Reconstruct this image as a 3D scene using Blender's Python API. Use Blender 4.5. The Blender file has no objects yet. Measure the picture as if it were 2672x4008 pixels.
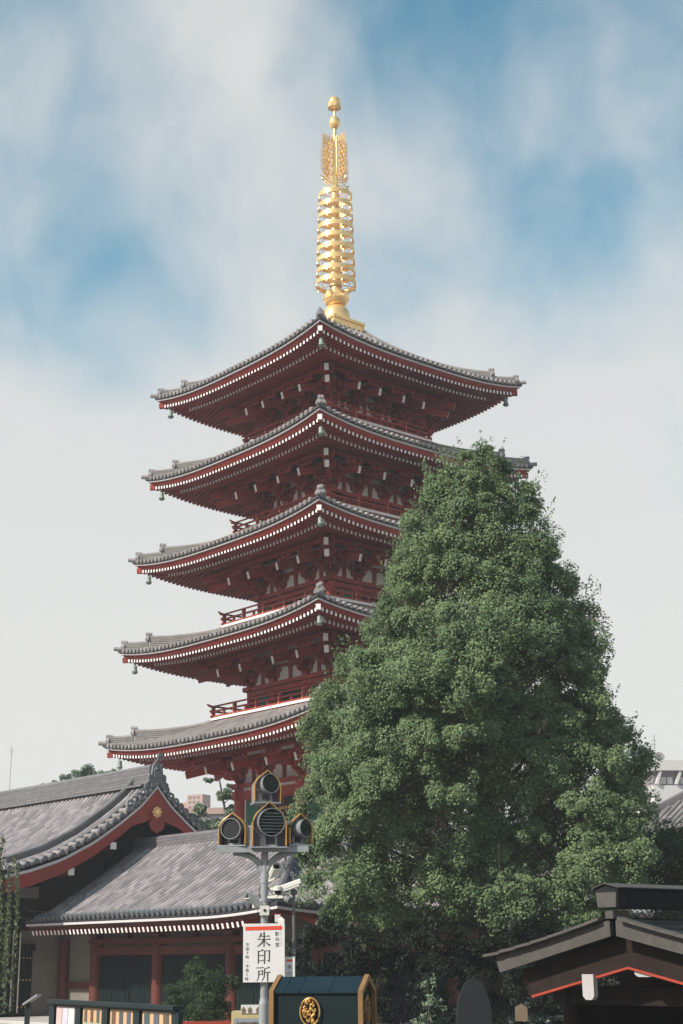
import bpy, bmesh, math, random
import numpy as np
from mathutils import Matrix, Vector
R = math.radians
random.seed(7)
scene = bpy.context.scene
col = scene.collection

# ------------------------------------------------------------------ camera, sky, sun, exposure
EYE = 3.0
PITCH, ROLL = 0.288884695, 0.00906665791
cd = bpy.data.cameras.new('camera')
cd.sensor_fit = 'VERTICAL'; cd.sensor_height = 36.0
cd.lens = 36.0 * 5865.9 / 4008.0
cd.clip_start = 0.1; cd.clip_end = 6000
cam = bpy.data.objects.new('camera', cd); col.objects.link(cam)
rt, up0, fw = Vector((1, 0, 0)), Vector((0, -math.sin(PITCH), math.cos(PITCH))), Vector((0, math.cos(PITCH), math.sin(PITCH)))
cR = math.cos(ROLL) * rt - math.sin(ROLL) * up0
cU = math.sin(ROLL) * rt + math.cos(ROLL) * up0
M = Matrix((cR, cU, -fw)).transposed().to_4x4(); M.translation = (0, 0, EYE)
cam.matrix_world = M
scene.camera = cam

YAW = -0.0772621
nL = Vector((math.cos(YAW - math.pi * .75), math.sin(YAW - math.pi * .75), 0))   # normal of the left-hand fronts
nR = Vector((math.cos(YAW - math.pi * .25), math.sin(YAW - math.pi * .25), 0))   # normal of the right-hand fronts
ROT = YAW - math.pi / 4                                                          # local +x -> nR, local -y -> nL

SUN_EL = R(37)
sdir = (nL - nR * 0.14).normalized()
sun_to = Vector((sdir.x * math.cos(SUN_EL), sdir.y * math.cos(SUN_EL), math.sin(SUN_EL)))
sl = bpy.data.lights.new('sun', 'SUN'); sl.energy = 5.0; sl.angle = R(0.6); sl.color = (1.0, 0.93, 0.84)
so = bpy.data.objects.new('sun', sl); col.objects.link(so)
so.rotation_euler = sun_to.to_track_quat('Z', 'Y').to_euler()

w = bpy.data.worlds.new('World'); scene.world = w; w.use_nodes = True
nt = w.node_tree; nt.nodes.clear()
def N(t, **kw):
    n = nt.nodes.new(t)
    for k, v in kw.items(): setattr(n, k, v)
    return n
def L(a, b): nt.links.new(a, b)
out = N('ShaderNodeOutputWorld'); bg = N('ShaderNodeBackground'); bg.inputs['Strength'].default_value = 0.14
sky = N('ShaderNodeTexSky', sky_type='NISHITA'); sky.sun_disc = False
sky.sun_elevation = SUN_EL; sky.sun_rotation = math.atan2(sdir.x, sdir.y)
sky.air_density = 1.0; sky.dust_density = 0.6; sky.ozone_density = 0.8
tc = N('ShaderNodeTexCoord')
sep = N('ShaderNodeSeparateXYZ'); L(tc.outputs['Generated'], sep.inputs[0])
def mth(op, a, b=None, clamp=False):
    m = N('ShaderNodeMath', operation=op); m.use_clamp = clamp
    for i, x in enumerate((a, b)):
        if x is None: continue
        if isinstance(x, (int, float)): m.inputs[i].default_value = x
        else: L(x, m.inputs[i])
    return m.outputs[0]
def sms(x, lo, hi, a=0., b=1.):
    m = N('ShaderNodeMapRange', interpolation_type='SMOOTHSTEP')
    L(x, m.inputs[0]); m.inputs[1].default_value = lo; m.inputs[2].default_value = hi
    m.inputs[3].default_value = a; m.inputs[4].default_value = b
    return m.outputs[0]
mp = N('ShaderNodeMapping'); L(tc.outputs['Generated'], mp.inputs[0])
mp.inputs['Location'].default_value = (0.25, 2.63, -0.71); mp.inputs['Rotation'].default_value = (0, R(-28), 0); mp.inputs['Scale'].default_value = (1.7, 1.2, 1.25)
nz = N('ShaderNodeTexNoise'); nz.inputs['Scale'].default_value = 4.6; nz.inputs['Detail'].default_value = 4; nz.inputs['Roughness'].default_value = 0.5; nz.inputs['Distortion'].default_value = 0.25
L(mp.outputs[0], nz.inputs['Vector'])
nz2 = N('ShaderNodeTexNoise'); nz2.inputs['Scale'].default_value = 11.0; nz2.inputs['Detail'].default_value = 6; nz2.inputs['Roughness'].default_value = 0.5; nz2.inputs['Distortion'].default_value = 0.3
L(mp.outputs[0], nz2.inputs['Vector'])
nsum = mth('ADD', mth('MULTIPLY', mth('SUBTRACT', nz.outputs[0], .5), 1.0), mth('MULTIPLY', mth('SUBTRACT', nz2.outputs[0], .5), .46))
# veil of thin cloud: solid near the horizon, breaking up higher, with one taller bank of cloud behind the spire
veil = mth('ADD', mth('ADD', sms(sep.outputs[2], .26, .46, .50, 0.), sms(sep.outputs[2], .40, .62, .30, .10)), sms(sep.outputs[2], .6, .95, .14, -.25))
bank = mth('MULTIPLY', mth('POWER', 2.718, mth('MULTIPLY', mth('POWER', mth('ADD', mth('ADD', sep.outputs[0], .055), mth('MULTIPLY', mth('SUBTRACT', sep.outputs[2], .4), .12)), 2.0), -260.)), .30)
front = sms(sep.outputs[1], .2, .7)
cl = sms(mth('ADD', mth('ADD', nsum, veil), mth('MULTIPLY', bank, front)), 0.03, 0.82)
ccol = N('ShaderNodeMixRGB'); L(sms(sep.outputs[2], .05, .45), ccol.inputs[0])
ccol.inputs[1].default_value = (5.45, 5.25, 5.02, 1); ccol.inputs[2].default_value = (4.65, 4.72, 4.66, 1)
skm = N('ShaderNodeMixRGB', blend_type='MULTIPLY'); skm.inputs[0].default_value = 1.0; L(sky.outputs[0], skm.inputs[1]); skm.inputs[2].default_value = (.66, 1.17, 1.04, 1)
mx = N('ShaderNodeMixRGB'); L(mth('MULTIPLY', cl, 0.95), mx.inputs[0]); L(skm.outputs[0], mx.inputs[1]); L(ccol.outputs[0], mx.inputs[2])
L(mx.outputs[0], bg.inputs['Color']); L(bg.outputs[0], out.inputs['Surface'])

vs = scene.view_settings
vs.view_transform = 'Standard'; vs.look = 'None'; vs.gamma = 1.0; vs.use_curve_mapping = False
vs.exposure = 0.17
scene.cycles.max_bounces = 5; scene.cycles.diffuse_bounces = 3; scene.cycles.glossy_bounces = 2
scene.cycles.transmission_bounces = 3; scene.cycles.transparent_max_bounces = 6
scene.cycles.use_denoising = True

# ------------------------------------------------------------------ materials
def mat(name, c, rough=.6, var=.16, scale=2.0, metal=0., bump=0., bscale=20., island=0., obj=0., stain=None, spec=0.4):
    m = bpy.data.materials.new(name); m.use_nodes = True
    t = m.node_tree; b = t.nodes['Principled BSDF']
    b.inputs['Roughness'].default_value = rough; b.inputs['Metallic'].default_value = metal
    b.inputs['Specular IOR Level'].default_value = spec
    geo = t.nodes.new('ShaderNodeNewGeometry')
    no = t.nodes.new('ShaderNodeTexNoise'); no.inputs['Scale'].default_value = scale; no.inputs['Detail'].default_value = 6; no.inputs['Roughness'].default_value = .6
    t.links.new(geo.outputs['Position'], no.inputs['Vector'])
    val = t.nodes.new('ShaderNodeMath'); val.operation = 'MULTIPLY_ADD'
    t.links.new(no.outputs[0], val.inputs[0]); val.inputs[1].default_value = var * 4; val.inputs[2].default_value = 1 - var * 2
    v = val.outputs[0]
    def addrand(sock, amt, v):
        a = t.nodes.new('ShaderNodeMath'); a.operation = 'MULTIPLY_ADD'
        t.links.new(sock, a.inputs[0]); a.inputs[1].default_value = amt * 2; a.inputs[2].default_value = 1 - amt
        q = t.nodes.new('ShaderNodeMath'); q.operation = 'MULTIPLY'
        t.links.new(a.outputs[0], q.inputs[0]); t.links.new(v, q.inputs[1]); return q.outputs[0]
    oi = t.nodes.new('ShaderNodeObjectInfo')
    if island:
        wn = t.nodes.new('ShaderNodeTexWhiteNoise'); wn.noise_dimensions = '2D'; cx = t.nodes.new('ShaderNodeCombineXYZ')
        t.links.new(geo.outputs['Random Per Island'], cx.inputs[0]); t.links.new(oi.outputs['Random'], cx.inputs[1]); t.links.new(cx.outputs[0], wn.inputs['Vector'])
        v = addrand(wn.outputs['Value'], island, v)
    if obj: v = addrand(oi.outputs['Random'], obj, v)
    mixn = t.nodes.new('ShaderNodeVectorMath'); mixn.operation = 'SCALE'
    mixn.inputs[0].default_value = c[:3]; t.links.new(v, mixn.inputs['Scale'])
    csock = mixn.outputs[0]
    if stain:
        n3 = t.nodes.new('ShaderNodeTexNoise'); n3.inputs['Scale'].default_value = scale * .35; n3.inputs['Detail'].default_value = 8
        t.links.new(geo.outputs['Position'], n3.inputs['Vector'])
        rmp = t.nodes.new('ShaderNodeMapRange'); t.links.new(n3.outputs[0], rmp.inputs[0])
        rmp.inputs[1].default_value = .48; rmp.inputs[2].default_value = .75; rmp.inputs[4].default_value = .7
        mm = t.nodes.new('ShaderNodeMixRGB'); t.links.new(rmp.outputs[0], mm.inputs[0]); t.links.new(csock, mm.inputs[1]); mm.inputs[2].default_value = (*stain, 1)
        csock = mm.outputs[0]
    t.links.new(csock, b.inputs['Base Color'])
    if bump:
        n2 = t.nodes.new('ShaderNodeTexNoise'); n2.inputs['Scale'].default_value = bscale; n2.inputs['Detail'].default_value = 4
        t.links.new(geo.outputs['Position'], n2.inputs['Vector'])
        bp = t.nodes.new('ShaderNodeBump'); bp.inputs['Strength'].default_value = bump; bp.inputs['Distance'].default_value = .02
        t.links.new(n2.outputs[0], bp.inputs['Height']); t.links.new(bp.outputs[0], b.inputs['Normal'])
    return m
def leafmat(name, c, c2, trans=.35):
    m = bpy.data.materials.new(name); m.use_nodes = True
    t = m.node_tree; t.nodes.clear()
    o = t.nodes.new('ShaderNodeOutputMaterial'); geo = t.nodes.new('ShaderNodeNewGeometry')
    no = t.nodes.new('ShaderNodeTexNoise'); no.inputs['Scale'].default_value = .55; no.inputs['Detail'].default_value = 3
    t.links.new(geo.outputs['Position'], no.inputs['Vector'])
    s = t.nodes.new('ShaderNodeMath'); s.operation = 'ADD'
    k = t.nodes.new('ShaderNodeMath'); k.operation = 'MULTIPLY_ADD'; k.inputs[1].default_value = .8; k.inputs[2].default_value = -.4
    t.links.new(geo.outputs['Random Per Island'], k.inputs[0]); t.links.new(k.outputs[0], s.inputs[0]); t.links.new(no.outputs[0], s.inputs[1])
    mm = t.nodes.new('ShaderNodeMixRGB'); s.use_clamp = True
    t.links.new(s.outputs[0], mm.inputs[0]); mm.inputs[1].default_value = (*c, 1); mm.inputs[2].default_value = (*c2, 1)
    d = t.nodes.new('ShaderNodeBsdfPrincipled'); d.inputs['Roughness'].default_value = .55; d.inputs['Specular IOR Level'].default_value = .25
    tr = t.nodes.new('ShaderNodeBsdfTranslucent'); mix = t.nodes.new('ShaderNodeMixShader'); mix.inputs[0].default_value = trans
    t.links.new(mm.outputs[0], d.inputs['Base Color']); t.links.new(mm.outputs[0], tr.inputs['Color'])
    t.links.new(d.outputs[0], mix.inputs[1]); t.links.new(tr.outputs[0], mix.inputs[2]); t.links.new(mix.outputs[0], o.inputs['Surface'])
    return m
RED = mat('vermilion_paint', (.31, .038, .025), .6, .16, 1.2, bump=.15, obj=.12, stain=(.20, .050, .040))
REDB = mat('bright_vermilion_paint', (.34, .045, .022), .5, .12, 1.5)
WHT = mat('white_paint', (.84, .80, .78), .6, .05, 3.0)
WHF = mat('fascia_paint', (.60, .56, .57), .65, .07, 2.0)
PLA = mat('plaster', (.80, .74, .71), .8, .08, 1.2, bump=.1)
OWH = mat('greyed_white_paint', (.42, .39, .38), .7, .1, 5.0)  # white toned down to an even grey
PLB = mat('aged_shaded_plaster', (.19, .172, .145), .85, .14, 1.0, bump=.1, stain=(.15, .135, .11))  # older beige plaster, darkened further for the shaded facade
RED2 = mat('eave_shade_vermilion', (.11, .019, .012), .6, .2, 1.4, bump=.15, obj=.1, stain=(.07, .022, .016))  # vermilion darkened to put the deep eave shade into the colour
TIL = mat('smoked_tile', (.275, .240, .237), .5, .16, 2.5, island=.30, obj=.10, bump=.2, bscale=30., spec=.45, stain=(.15, .14, .138))
TILP = mat('pale_smoked_tile', (.29, .26, .25), .5, .14, 2.0, island=.22, obj=.10, bump=.2, bscale=30., spec=.45, stain=(.18, .165, .155))
TIDP = mat('pale_ridge_tile', (.27, .245, .235), .55, .16, 2.0, island=.12, bump=.2)
TIP = mat('pan_tile', (.048, .046, .052), .55, .2, 3.0, island=.2, bump=.2)
TID = mat('ridge_tile', (.17, .16, .165), .5, .18, 2.0, island=.15, bump=.2)
ONI = mat('ornament_tile', (.15, .155, .165), .5, .2, 6.0, bump=.5, bscale=14.)
GLD = mat('gilded_metal', (1.0, .66, .29), .30, .10, 2.2, metal=.55, bump=.12, bscale=9, stain=(.72, .42, .16))
BRZ = mat('green_bronze', (.24, .30, .26), .6, .25, 8.0, metal=.15)
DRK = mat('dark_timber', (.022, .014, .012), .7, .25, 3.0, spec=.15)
DGR = mat('dark_green_door', (.006, .014, .013), .6, .25, 2.0, spec=.12)
GRN = mat('green_lattice', (.045, .17, .115), .55, .15, 3.0)
STN = mat('pale_stone', (.50, .47, .43), .8, .12, .8, bump=.3, bscale=8)
GRY = mat('grey_pole_paint', (.29, .295, .31), .45, .12, 5.0, spec=.45, stain=(.20, .19, .18))
CRM = mat('camera_casing', (.62, .60, .55), .5, .06, 4.0)
SGN = mat('sign_board', (.74, .70, .68), .55, .05, 4.0, stain=(.60, .555, .52))
ARR = mat('arrow_red', (.75, .075, .035), .55, .04, 4.0)
INK = mat('sign_ink', (.055, .045, .05), .7, .1, 8.0)
BLK = mat('black_metal', (.012, .013, .014), .4, .2, 6.0)
SLT = mat('louvre_slat', (.10, .12, .115), .3, .2, 6.0, spec=.6)
TEA = mat('shaded_teal_panel', (.005, .014, .016), .6, .2, 2.5, bump=.1, spec=.2)  # cabinet teal made very dark in place of a cast shadow
TEB = mat('shaded_teal_roof', (.008, .022, .031), .55, .2, 2.5, spec=.2)  # roof teal darkened too, its shade is in the colour
WDG = mat('shaded_gold_trim', (.24, .13, .045), .5, .25, 6.0)  # gold edging dimmed, with shade put into the colour
SHG = mat('copper_sheet_roof', (.012, .014, .015), .7, .3, 3.0, spec=.12, bump=.3, stain=(.022, .028, .026))
TAN = mat('pale_timber', (.085, .077, .070), .7, .2, 5.0, bump=.4, bscale=30, spec=.2, stain=(.07, .063, .057))
BARK = mat('bark', (.09, .07, .055), .85, .3, 4.0, bump=.8)
PAV = mat('paving', (.13, .125, .115), .85, .15, .5, bump=.3)
BRK = mat('hazed_brick_render', (.42, .27, .23), .8, .1, .3)  # paled so that distance haze sits in the brick colour
GRB = mat('grey_render', (.22, .20, .21), .8, .1, .3)
WHB = mat('white_cladding', (.62, .59, .57), .6, .06, .2)
GLS = mat('window_glass', (.10, .12, .14), .12, .2, .3, spec=.8)
WOD = mat('plaque_wood', (.20, .145, .09), .6, .15, 8.0)
CRE = mat('cream_enamel', (.56, .44, .22), .4, .06, 3.0)
LEAF = leafmat('ginkgo_leaf', (.066, .128, .062), (.275, .345, .160))
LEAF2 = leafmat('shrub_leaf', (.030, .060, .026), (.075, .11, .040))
LEAF3 = leafmat('yellow_leaf', (.11, .14, .045), (.22, .22, .06))
LEAF4 = leafmat('pine_leaf', (.14, .19, .13), (.27, .33, .21))
LEAF5 = leafmat('shade_dark_leaf', (.008, .017, .011), (.018, .032, .017))  # near-black leaves so the added hedges read as deep shade
WIL = leafmat('willow_leaf', (.12, .16, .08), (.24, .27, .15))

# ------------------------------------------------------------------ mesh helpers
class MB:
    def __init__(s): s.v = []; s.f = []; s.m = []
    def add(s, vs, fs, mi=0):
        b = len(s.v); s.v += [tuple(x) for x in vs]; s.f += [tuple(b + i for i in f) for f in fs]; s.m += [mi] * len(fs); return s
    def box(s, x0, x1, y0, y1, z0, z1, mi=0, M=None, tx=0, ty=0):
        vs = [(x0 + tx, y0 + ty, z0), (x1 - tx, y0 + ty, z0), (x1 - tx, y1 - ty, z0), (x0 + tx, y1 - ty, z0), (x0, y0, z1), (x1, y0, z1), (x1, y1, z1), (x0, y1, z1)]
        if M is not None: vs = [M @ Vector(v) for v in vs]
        return s.add(vs, [(3, 2, 1, 0), (4, 5, 6, 7), (0, 1, 5, 4), (1, 2, 6, 5), (2, 3, 7, 6), (3, 0, 4, 7)], mi)
    def beam(s, p0, p1, wd, ht, mi=0, up=(0, 0, 1), endm=None):
        p0, p1 = Vector(p0), Vector(p1); d = (p1 - p0).normalized(); a = d.cross(Vector(up)).normalized() * wd / 2; b = a.cross(d).normalized() * ht / 2
        vs = [p0 - a - b, p0 + a - b, p0 + a + b, p0 - a + b, p1 - a - b, p1 + a - b, p1 + a + b, p1 - a + b]
        s.add(vs, [(0, 3, 2, 1) if False else (3, 2, 1, 0), (0, 1, 5, 4), (1, 2, 6, 5), (2, 3, 7, 6), (3, 0, 4, 7)], mi)
        return s.add(vs[4:], [(0, 1, 2, 3)], mi if endm is None else endm)
    def tube(s, pts, r, n=8, mi=0, cap=True):
        pts = [Vector(p) for p in pts]; rs = r if isinstance(r, (list, tuple)) else [r] * len(pts)
        ref = Vector((0, 0, 1)); vs = []; fs = []
        for i, p in enumerate(pts):
            d = (pts[min(i + 1, len(pts) - 1)] - pts[max(i - 1, 0)]).normalized()
            q = ref if abs(d.dot(ref)) < .95 else Vector((1, 0, 0))
            a = d.cross(q).normalized(); b = d.cross(a)
            vs += [p + (a * math.cos(t) + b * math.sin(t)) * rs[i] for t in [2 * math.pi * k / n for k in range(n)]]
        for i in range(len(pts) - 1):
            for k in range(n): fs.append((i * n + k, i * n + (k + 1) % n, (i + 1) * n + (k + 1) % n, (i + 1) * n + k))
        if cap: fs += [tuple(range(n))[::-1], tuple((len(pts) - 1) * n + k for k in range(n))]
        return s.add(vs, fs, mi)
    def lathe(s, prof, n=20, c=(0, 0, 0), mi=0, M=None):
        vs = []; fs = []
        for r, z in prof: vs += [Vector((c[0] + r * math.cos(2 * math.pi * k / n), c[1] + r * math.sin(2 * math.pi * k / n), c[2] + z)) for k in range(n)]
        for i in range(len(prof) - 1):
            for k in range(n): fs.append((i * n + k, i * n + (k + 1) % n, (i + 1) * n + (k + 1) % n, (i + 1) * n + k))
        if M is not None: vs = [M @ v for v in vs]
        return s.add(vs, fs, mi)
    def prism(s, pts, a, b, fn, mi=0, endm=None):
        """outline pts (2d); fn(p, q, d) -> 3d; extruded from depth a to depth b"""
        n = len(pts); vs = [fn(p[0], p[1], a) for p in pts] + [fn(p[0], p[1], b) for p in pts]
        s.add(vs, [(i, (i + 1) % n, n + (i + 1) % n, n + i) for i in range(n)], mi)
        return s.add(vs, [tuple(range(n))[::-1], tuple(range(n, 2 * n))], mi if endm is None else endm)
    def grid(s, P, mi=0):
        r, c = len(P), len(P[0]); vs = [p for row in P for p in row]
        return s.add(vs, [(i * c + j, i * c + j + 1, (i + 1) * c + j + 1, (i + 1) * c + j) for i in range(r - 1) for j in range(c - 1)], mi)
    def mesh(s, name, mats, smooth=False):
        me = bpy.data.meshes.new(name); me.from_pydata(s.v, [], s.f)
        for m in (mats if isinstance(mats, (list, tuple)) else [mats]): me.materials.append(m)
        me.polygons.foreach_set('material_index', s.m)
        bm = bmesh.new(); bm.from_mesh(me); bmesh.ops.recalc_face_normals(bm, faces=bm.faces); bm.to_mesh(me); bm.free()
        if smooth:
            me.polygons.foreach_set('use_smooth', [True] * len(me.polygons)); me.set_sharp_from_angle(angle=R(40))
        me.update(); return me
    def build(s, name, mats, parent=None, smooth=False, M=None): return link(name, s.mesh(name, mats, smooth), parent, M)
def link(name, me, parent=None, M=None):
    o = bpy.data.objects.new(name, me); col.objects.link(o)
    if parent: o.parent = parent
    if M is not None: o.matrix_local = M
    return o
def empty(name, loc=(0, 0, 0), rz=0):
    o = bpy.data.objects.new(name, None); col.objects.link(o); o.location = loc; o.rotation_euler = (0, 0, rz); o.empty_display_size = .2; return o
def tag(o, label=None, cat=None, group=None, kind=None):
    if label: o['label'] = label
    if cat: o['category'] = cat
    if group: o['group'] = group
    if kind: o['kind'] = kind
    return o
def joined(name, me, mats, parent=None, mlist=(), kind='stuff'):
    """one mesh out of many placed copies of me"""
    n = len(me.vertices); co = np.empty(n * 3, 'f'); me.vertices.foreach_get('co', co); co = co.reshape(-1, 3)
    V = []; F = []; MI = []; fs = [tuple(p.vertices) for p in me.polygons]; mi = [p.material_index for p in me.polygons]
    for k, Mx in enumerate(mlist):
        A = np.array(Mx); V.append(co @ A[:3, :3].T + A[:3, 3]); F += [tuple(i + k * n for i in f) for f in fs]; MI += mi
    m2 = bpy.data.meshes.new(name); m2.from_pydata(np.concatenate(V).tolist(), [], F)
    for m in mats: m2.materials.append(m)
    m2.polygons.foreach_set('material_index', MI); m2.update()
    o = link(name, m2, parent); tag(o, kind=kind); return o
T = Matrix.Translation
RX = lambda a: Matrix.Rotation(a, 4, 'X')
RY = lambda a: Matrix.Rotation(a, 4, 'Y')
RZ = lambda a: Matrix.Rotation(a, 4, 'Z')
def lerp(a, b, t): return a + (b - a) * t
def interp(x, xs, ys): return float(np.interp(x, xs, ys))
def tile_run(mb, path, side, r, mi=0, cap=True, seg=7, ov=.965, cm=0):
    """a row of half-round tiles laid down a path (list of points from eave upward): every tile is its own island"""
    side = Vector(side)
    for i in range(len(path) - 1):
        a, b = Vector(path[i]), Vector(path[i + 1]); d = (b - a).normalized(); nrm = side.cross(d).normalized()
        if nrm.z < 0: nrm = -nrm
        vs = []
        for p, rr in ((a, r), (b + d * .02, r * ov)):
            vs += [p + side * (rr * math.cos(t)) + nrm * (rr * math.sin(t)) for t in [-.45 + (math.pi + .9) * k / seg for k in range(seg + 1)]]
        n = seg + 1
        mb.add(vs, [(k, k + 1, n + k + 1, n + k) for k in range(seg)] + [tuple(range(n))], mi)
    if cap:
        a, b = Vector(path[0]), Vector(path[1]); d = (b - a).normalized(); nrm = side.cross(d).normalized()
        if nrm.z < 0: nrm = -nrm
        c0 = a + nrm * r * .12; ns = 10
        for k0, (ra, dd) in enumerate(((r * 1.08, -.03), (r * .8, -.035))):
            ring = [c0 + d * dd + side * (ra * math.cos(t)) + nrm * (ra * math.sin(t)) for t in [2 * math.pi * k / ns for k in range(ns)]]
            if k0 == 0:
                back = [p + d * .16 for p in ring]
                mb.add(ring + back, [(k, (k + 1) % ns, ns + (k + 1) % ns, ns + k) for k in range(ns)] + [tuple(range(ns))], cm)
            else:
                inner = [p - d * .012 for p in ring]
                mb.add(ring + inner, [(k, (k + 1) % ns, ns + (k + 1) % ns, ns + k) for k in range(ns)] + [tuple(range(ns, 2 * ns))], cm)
def noshi(mb, path, wd, ht, layers=5, cap=.09, mi=0):
    """a stacked tile ridge along a path of base points: thin projecting courses and a round cap"""
    for i in range(len(path) - 1):
        a, b = Vector(path[i]), Vector(path[i + 1]); lh = (ht - cap * .6) / layers
        for k in range(layers):
            ww = wd * (1 - .05 * k) - (.03 if k % 1 else 0)
            up = Vector((0, 0, lh * (k + .5)))
            mb.beam(a + up, b + up, ww, lh * .62, mi)
            mb.beam(a + up + Vector((0, 0, lh * .45)), b + up + Vector((0, 0, lh * .45)), ww - .06, lh * .40, mi)
        top = Vector((0, 0, ht - cap)); mb.tube([a + top, b + top], cap * 1.15, 8, mi)

# ------------------------------------------------------------------ ground
g = MB(); S = 420
g.add([(-S, -60, 0), (S, -60, 0), (S, 700, 0), (-S, 700, 0)], [(0, 1, 2, 3)])
tag(g.build('ground', PAV), kind='structure')

# ------------------------------------------------------------------ pagoda
PC = Vector((-.2149, 82.0, 0))
pag = empty('pagoda', PC, ROT)
tag(pag, 'tall five-storey vermilion pagoda with grey tiled roofs and a gilded spire', 'pagoda')
FROT = [math.pi, -math.pi / 2, 0, math.pi / 2]              # face frames: x = along the face, y = outward
TIERS = {1: dict(W=9.207, zc=14.21, wb=3.84, ci=1.45, bal=5.04, zf=8.9), 2: dict(W=8.727, zc=19.49, wb=3.44, ci=1.42, bal=4.66, zf=15.72),
         3: dict(W=8.268, zc=24.63, wb=3.06, ci=1.27, bal=4.25, zf=20.93), 4: dict(W=7.830, zc=29.60, wb=2.81, ci=1.01, bal=3.86, zf=26.28),
         5: dict(W=7.544, zc=34.62, wb=2.43, ci=.89, bal=1.22, zf=31.52)}
RISE = .58
fly_mb = MB(); fly_mb.box(-.065, .065, -1, 0, -.09, .09)
fly_mb.m[4] = 1                                              # outer end painted white
fly_me = fly_mb.mesh('flying_rafter', [RED, WHT])
bas_mb = MB(); bas_mb.box(-.07, .07, -1, 0, -.11, .11); bas_mb.m[4] = 1
bas_me = bas_mb.mesh('base_rafter', [RED, WHT])
tile_rest = MB(); fly_rest = []; bas_rest = []
def upturn(W, u): return RISE * (abs(u) / W) ** 3.0
bell_spots = []
for k, t in TIERS.items():
    W, zc, wb = t['W'], t['zc'], t['wb']; zm = zc - RISE
    ot = t['bal'] - .06; zt = {1: 15.40, 2: 20.62, 3: 25.95, 4: 31.2, 5: 38.28}[k]
    cv = .55 if k == 5 else .22
    def zr(o, u):
        q = min(1, max(0, (W - o) / (W - ot)))
        return zm + .10 + ((1 - cv) * q + cv * q * q) * (zt - zm - .10) + RISE * (abs(u) / W) ** 3 * (1 - q) ** 1.3
    # roof surface
    rb = MB()
    for f in range(4):
        Mf = RZ(FROT[f]); nq = 12
        for i in range(nq):
            o0 = lerp(W + .08, ot, i / nq); o1 = lerp(W + .08, ot, (i + 1) / nq)
            r0 = [Mf @ Vector((u * o0, o0, zr(o0, u * o0) + .03)) for u in np.linspace(-1, 1, 25)]
            r1 = [Mf @ Vector((u * o1, o1, zr(o1, u * o1))) for u in np.linspace(-1, 1, 25)]
            rb.grid([r0, r1])
            if i == 0:
                rl = [Mf @ Vector((u * o0, o0, zr(o0, u * o0) - .09)) for u in np.linspace(-1, 1, 25)]; rb.grid([rl, r0])
    roof = rb.build('roof', TIP, pag)
    # tile rows
    n = int(2 * W / .36); pitch = 2 * W / n
    for f in range(4):
        for i in range(n):
            u = -W + pitch * (i + .5)
            oe = W + .11; oi = max(ot, abs(u) + .12)
            if oe - oi < .25: continue
            ns = max(2, int((oe - oi) / .55))
            path = [(u, o, zr(min(o, W), u) + .035) for o in np.linspace(oe, oi, ns)]
            single = f == 0 or (f == 1 and k == 5)
            mb = MB() if single else tile_rest
            if single:
                tile_run(mb, path, (1, 0, 0), .115); mb.build('tile_row', TILP, roof, True, RZ(FROT[f]))
            else:
                Mf = RZ(FROT[f]); tile_run(mb, [Mf @ Vector(p) for p in path], Mf.to_3x3() @ Vector((1, 0, 0)), .115, seg=4)
    # eave boards
    wf = MB(); rbd = MB(); sof = MB()
    us = np.linspace(-1, 1, 33)
    for f in range(4):
        Mf = RZ(FROT[f])
        def strip(mb, o_a, z_a, o_b, z_b):
            A = [Mf @ Vector((u * o_a, o_a, zm + z_a + upturn(W, u * W))) for u in us]; B = [Mf @ Vector((u * o_b, o_b, zm + z_b + upturn(W, u * W))) for u in us]
            mb.grid([A, B])
        strip(wf, W, 0, W - .01, -.085); strip(wf, W - .01, -.085, W - .12, -.085); strip(wf, W, 0, W - .1, .0)
        strip(rbd, W - .10, -.08, W - .17, -.20); strip(rbd, W - .14, -.195, W - .24, -.31); strip(rbd, W - .24, -.31, W - .34, -.315)
        # soffit boards over the rafters
        def up_at(o, u): return RISE * (abs(u) / W) ** 3 * max(0, min(1, (o - wb) / (W - wb)))
        oo = [W - .2, W - 1.1, W - 1.3, wb + 2.0, wb - .1]; zz = [-.22, -.11, -.10, .26, .80]
        sof.grid([[Mf @ Vector((u * o, o, zm + z + up_at(o, u * o))) for u in us] for o, z in zip(oo, zz)])
        rbd.grid([[Mf @ Vector((u * (W - 1.27), W - 1.27, zm + z + up_at(W - 1.27, u * (W - 1.27)))) for u in us] for z in (-.10, -.235)])
    wf.build('eave_fascia', WHF, pag); rbd.build('eave_board', RED, pag); sof.build('soffit', RED, pag)
    # rafters
    for (kind, me, pitch0, oe, zoff, sl, rest) in (('flying_rafter', fly_me, .28, W - .28, -.37, .115, fly_rest), ('base_rafter', bas_me, .28, W - 1.33, -.37, .245, bas_rest)):
        nn = int(2 * (oe - .1) / pitch0); pt = 2 * (oe - .1) / nn
        for f in range(4):
            for i in range(nn):
                u = -(oe - .1) + pt * (i + .5)
                oi = (W - 2.0) if kind == 'flying_rafter' else wb
                ln = oe - max(oi, abs(u) - .05)
                if ln < .12: continue
                z = zm + zoff + RISE * (abs(u) / W) ** 3 * (1.0 if kind == 'flying_rafter' else .80)
                a = -math.atan(sl - .10 * (abs(u) / W) ** 3)
                Mx = RZ(FROT[f]) @ T((u, oe, z)) @ RX(a) @ Matrix.Diagonal((1, ln * 1.02, 1, 1))
                if f == 0 or (f == 1 and k == 5 and kind == 'base_rafter'): link(kind, me, pag, Mx)
                else: rest.append(Mx)
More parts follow.
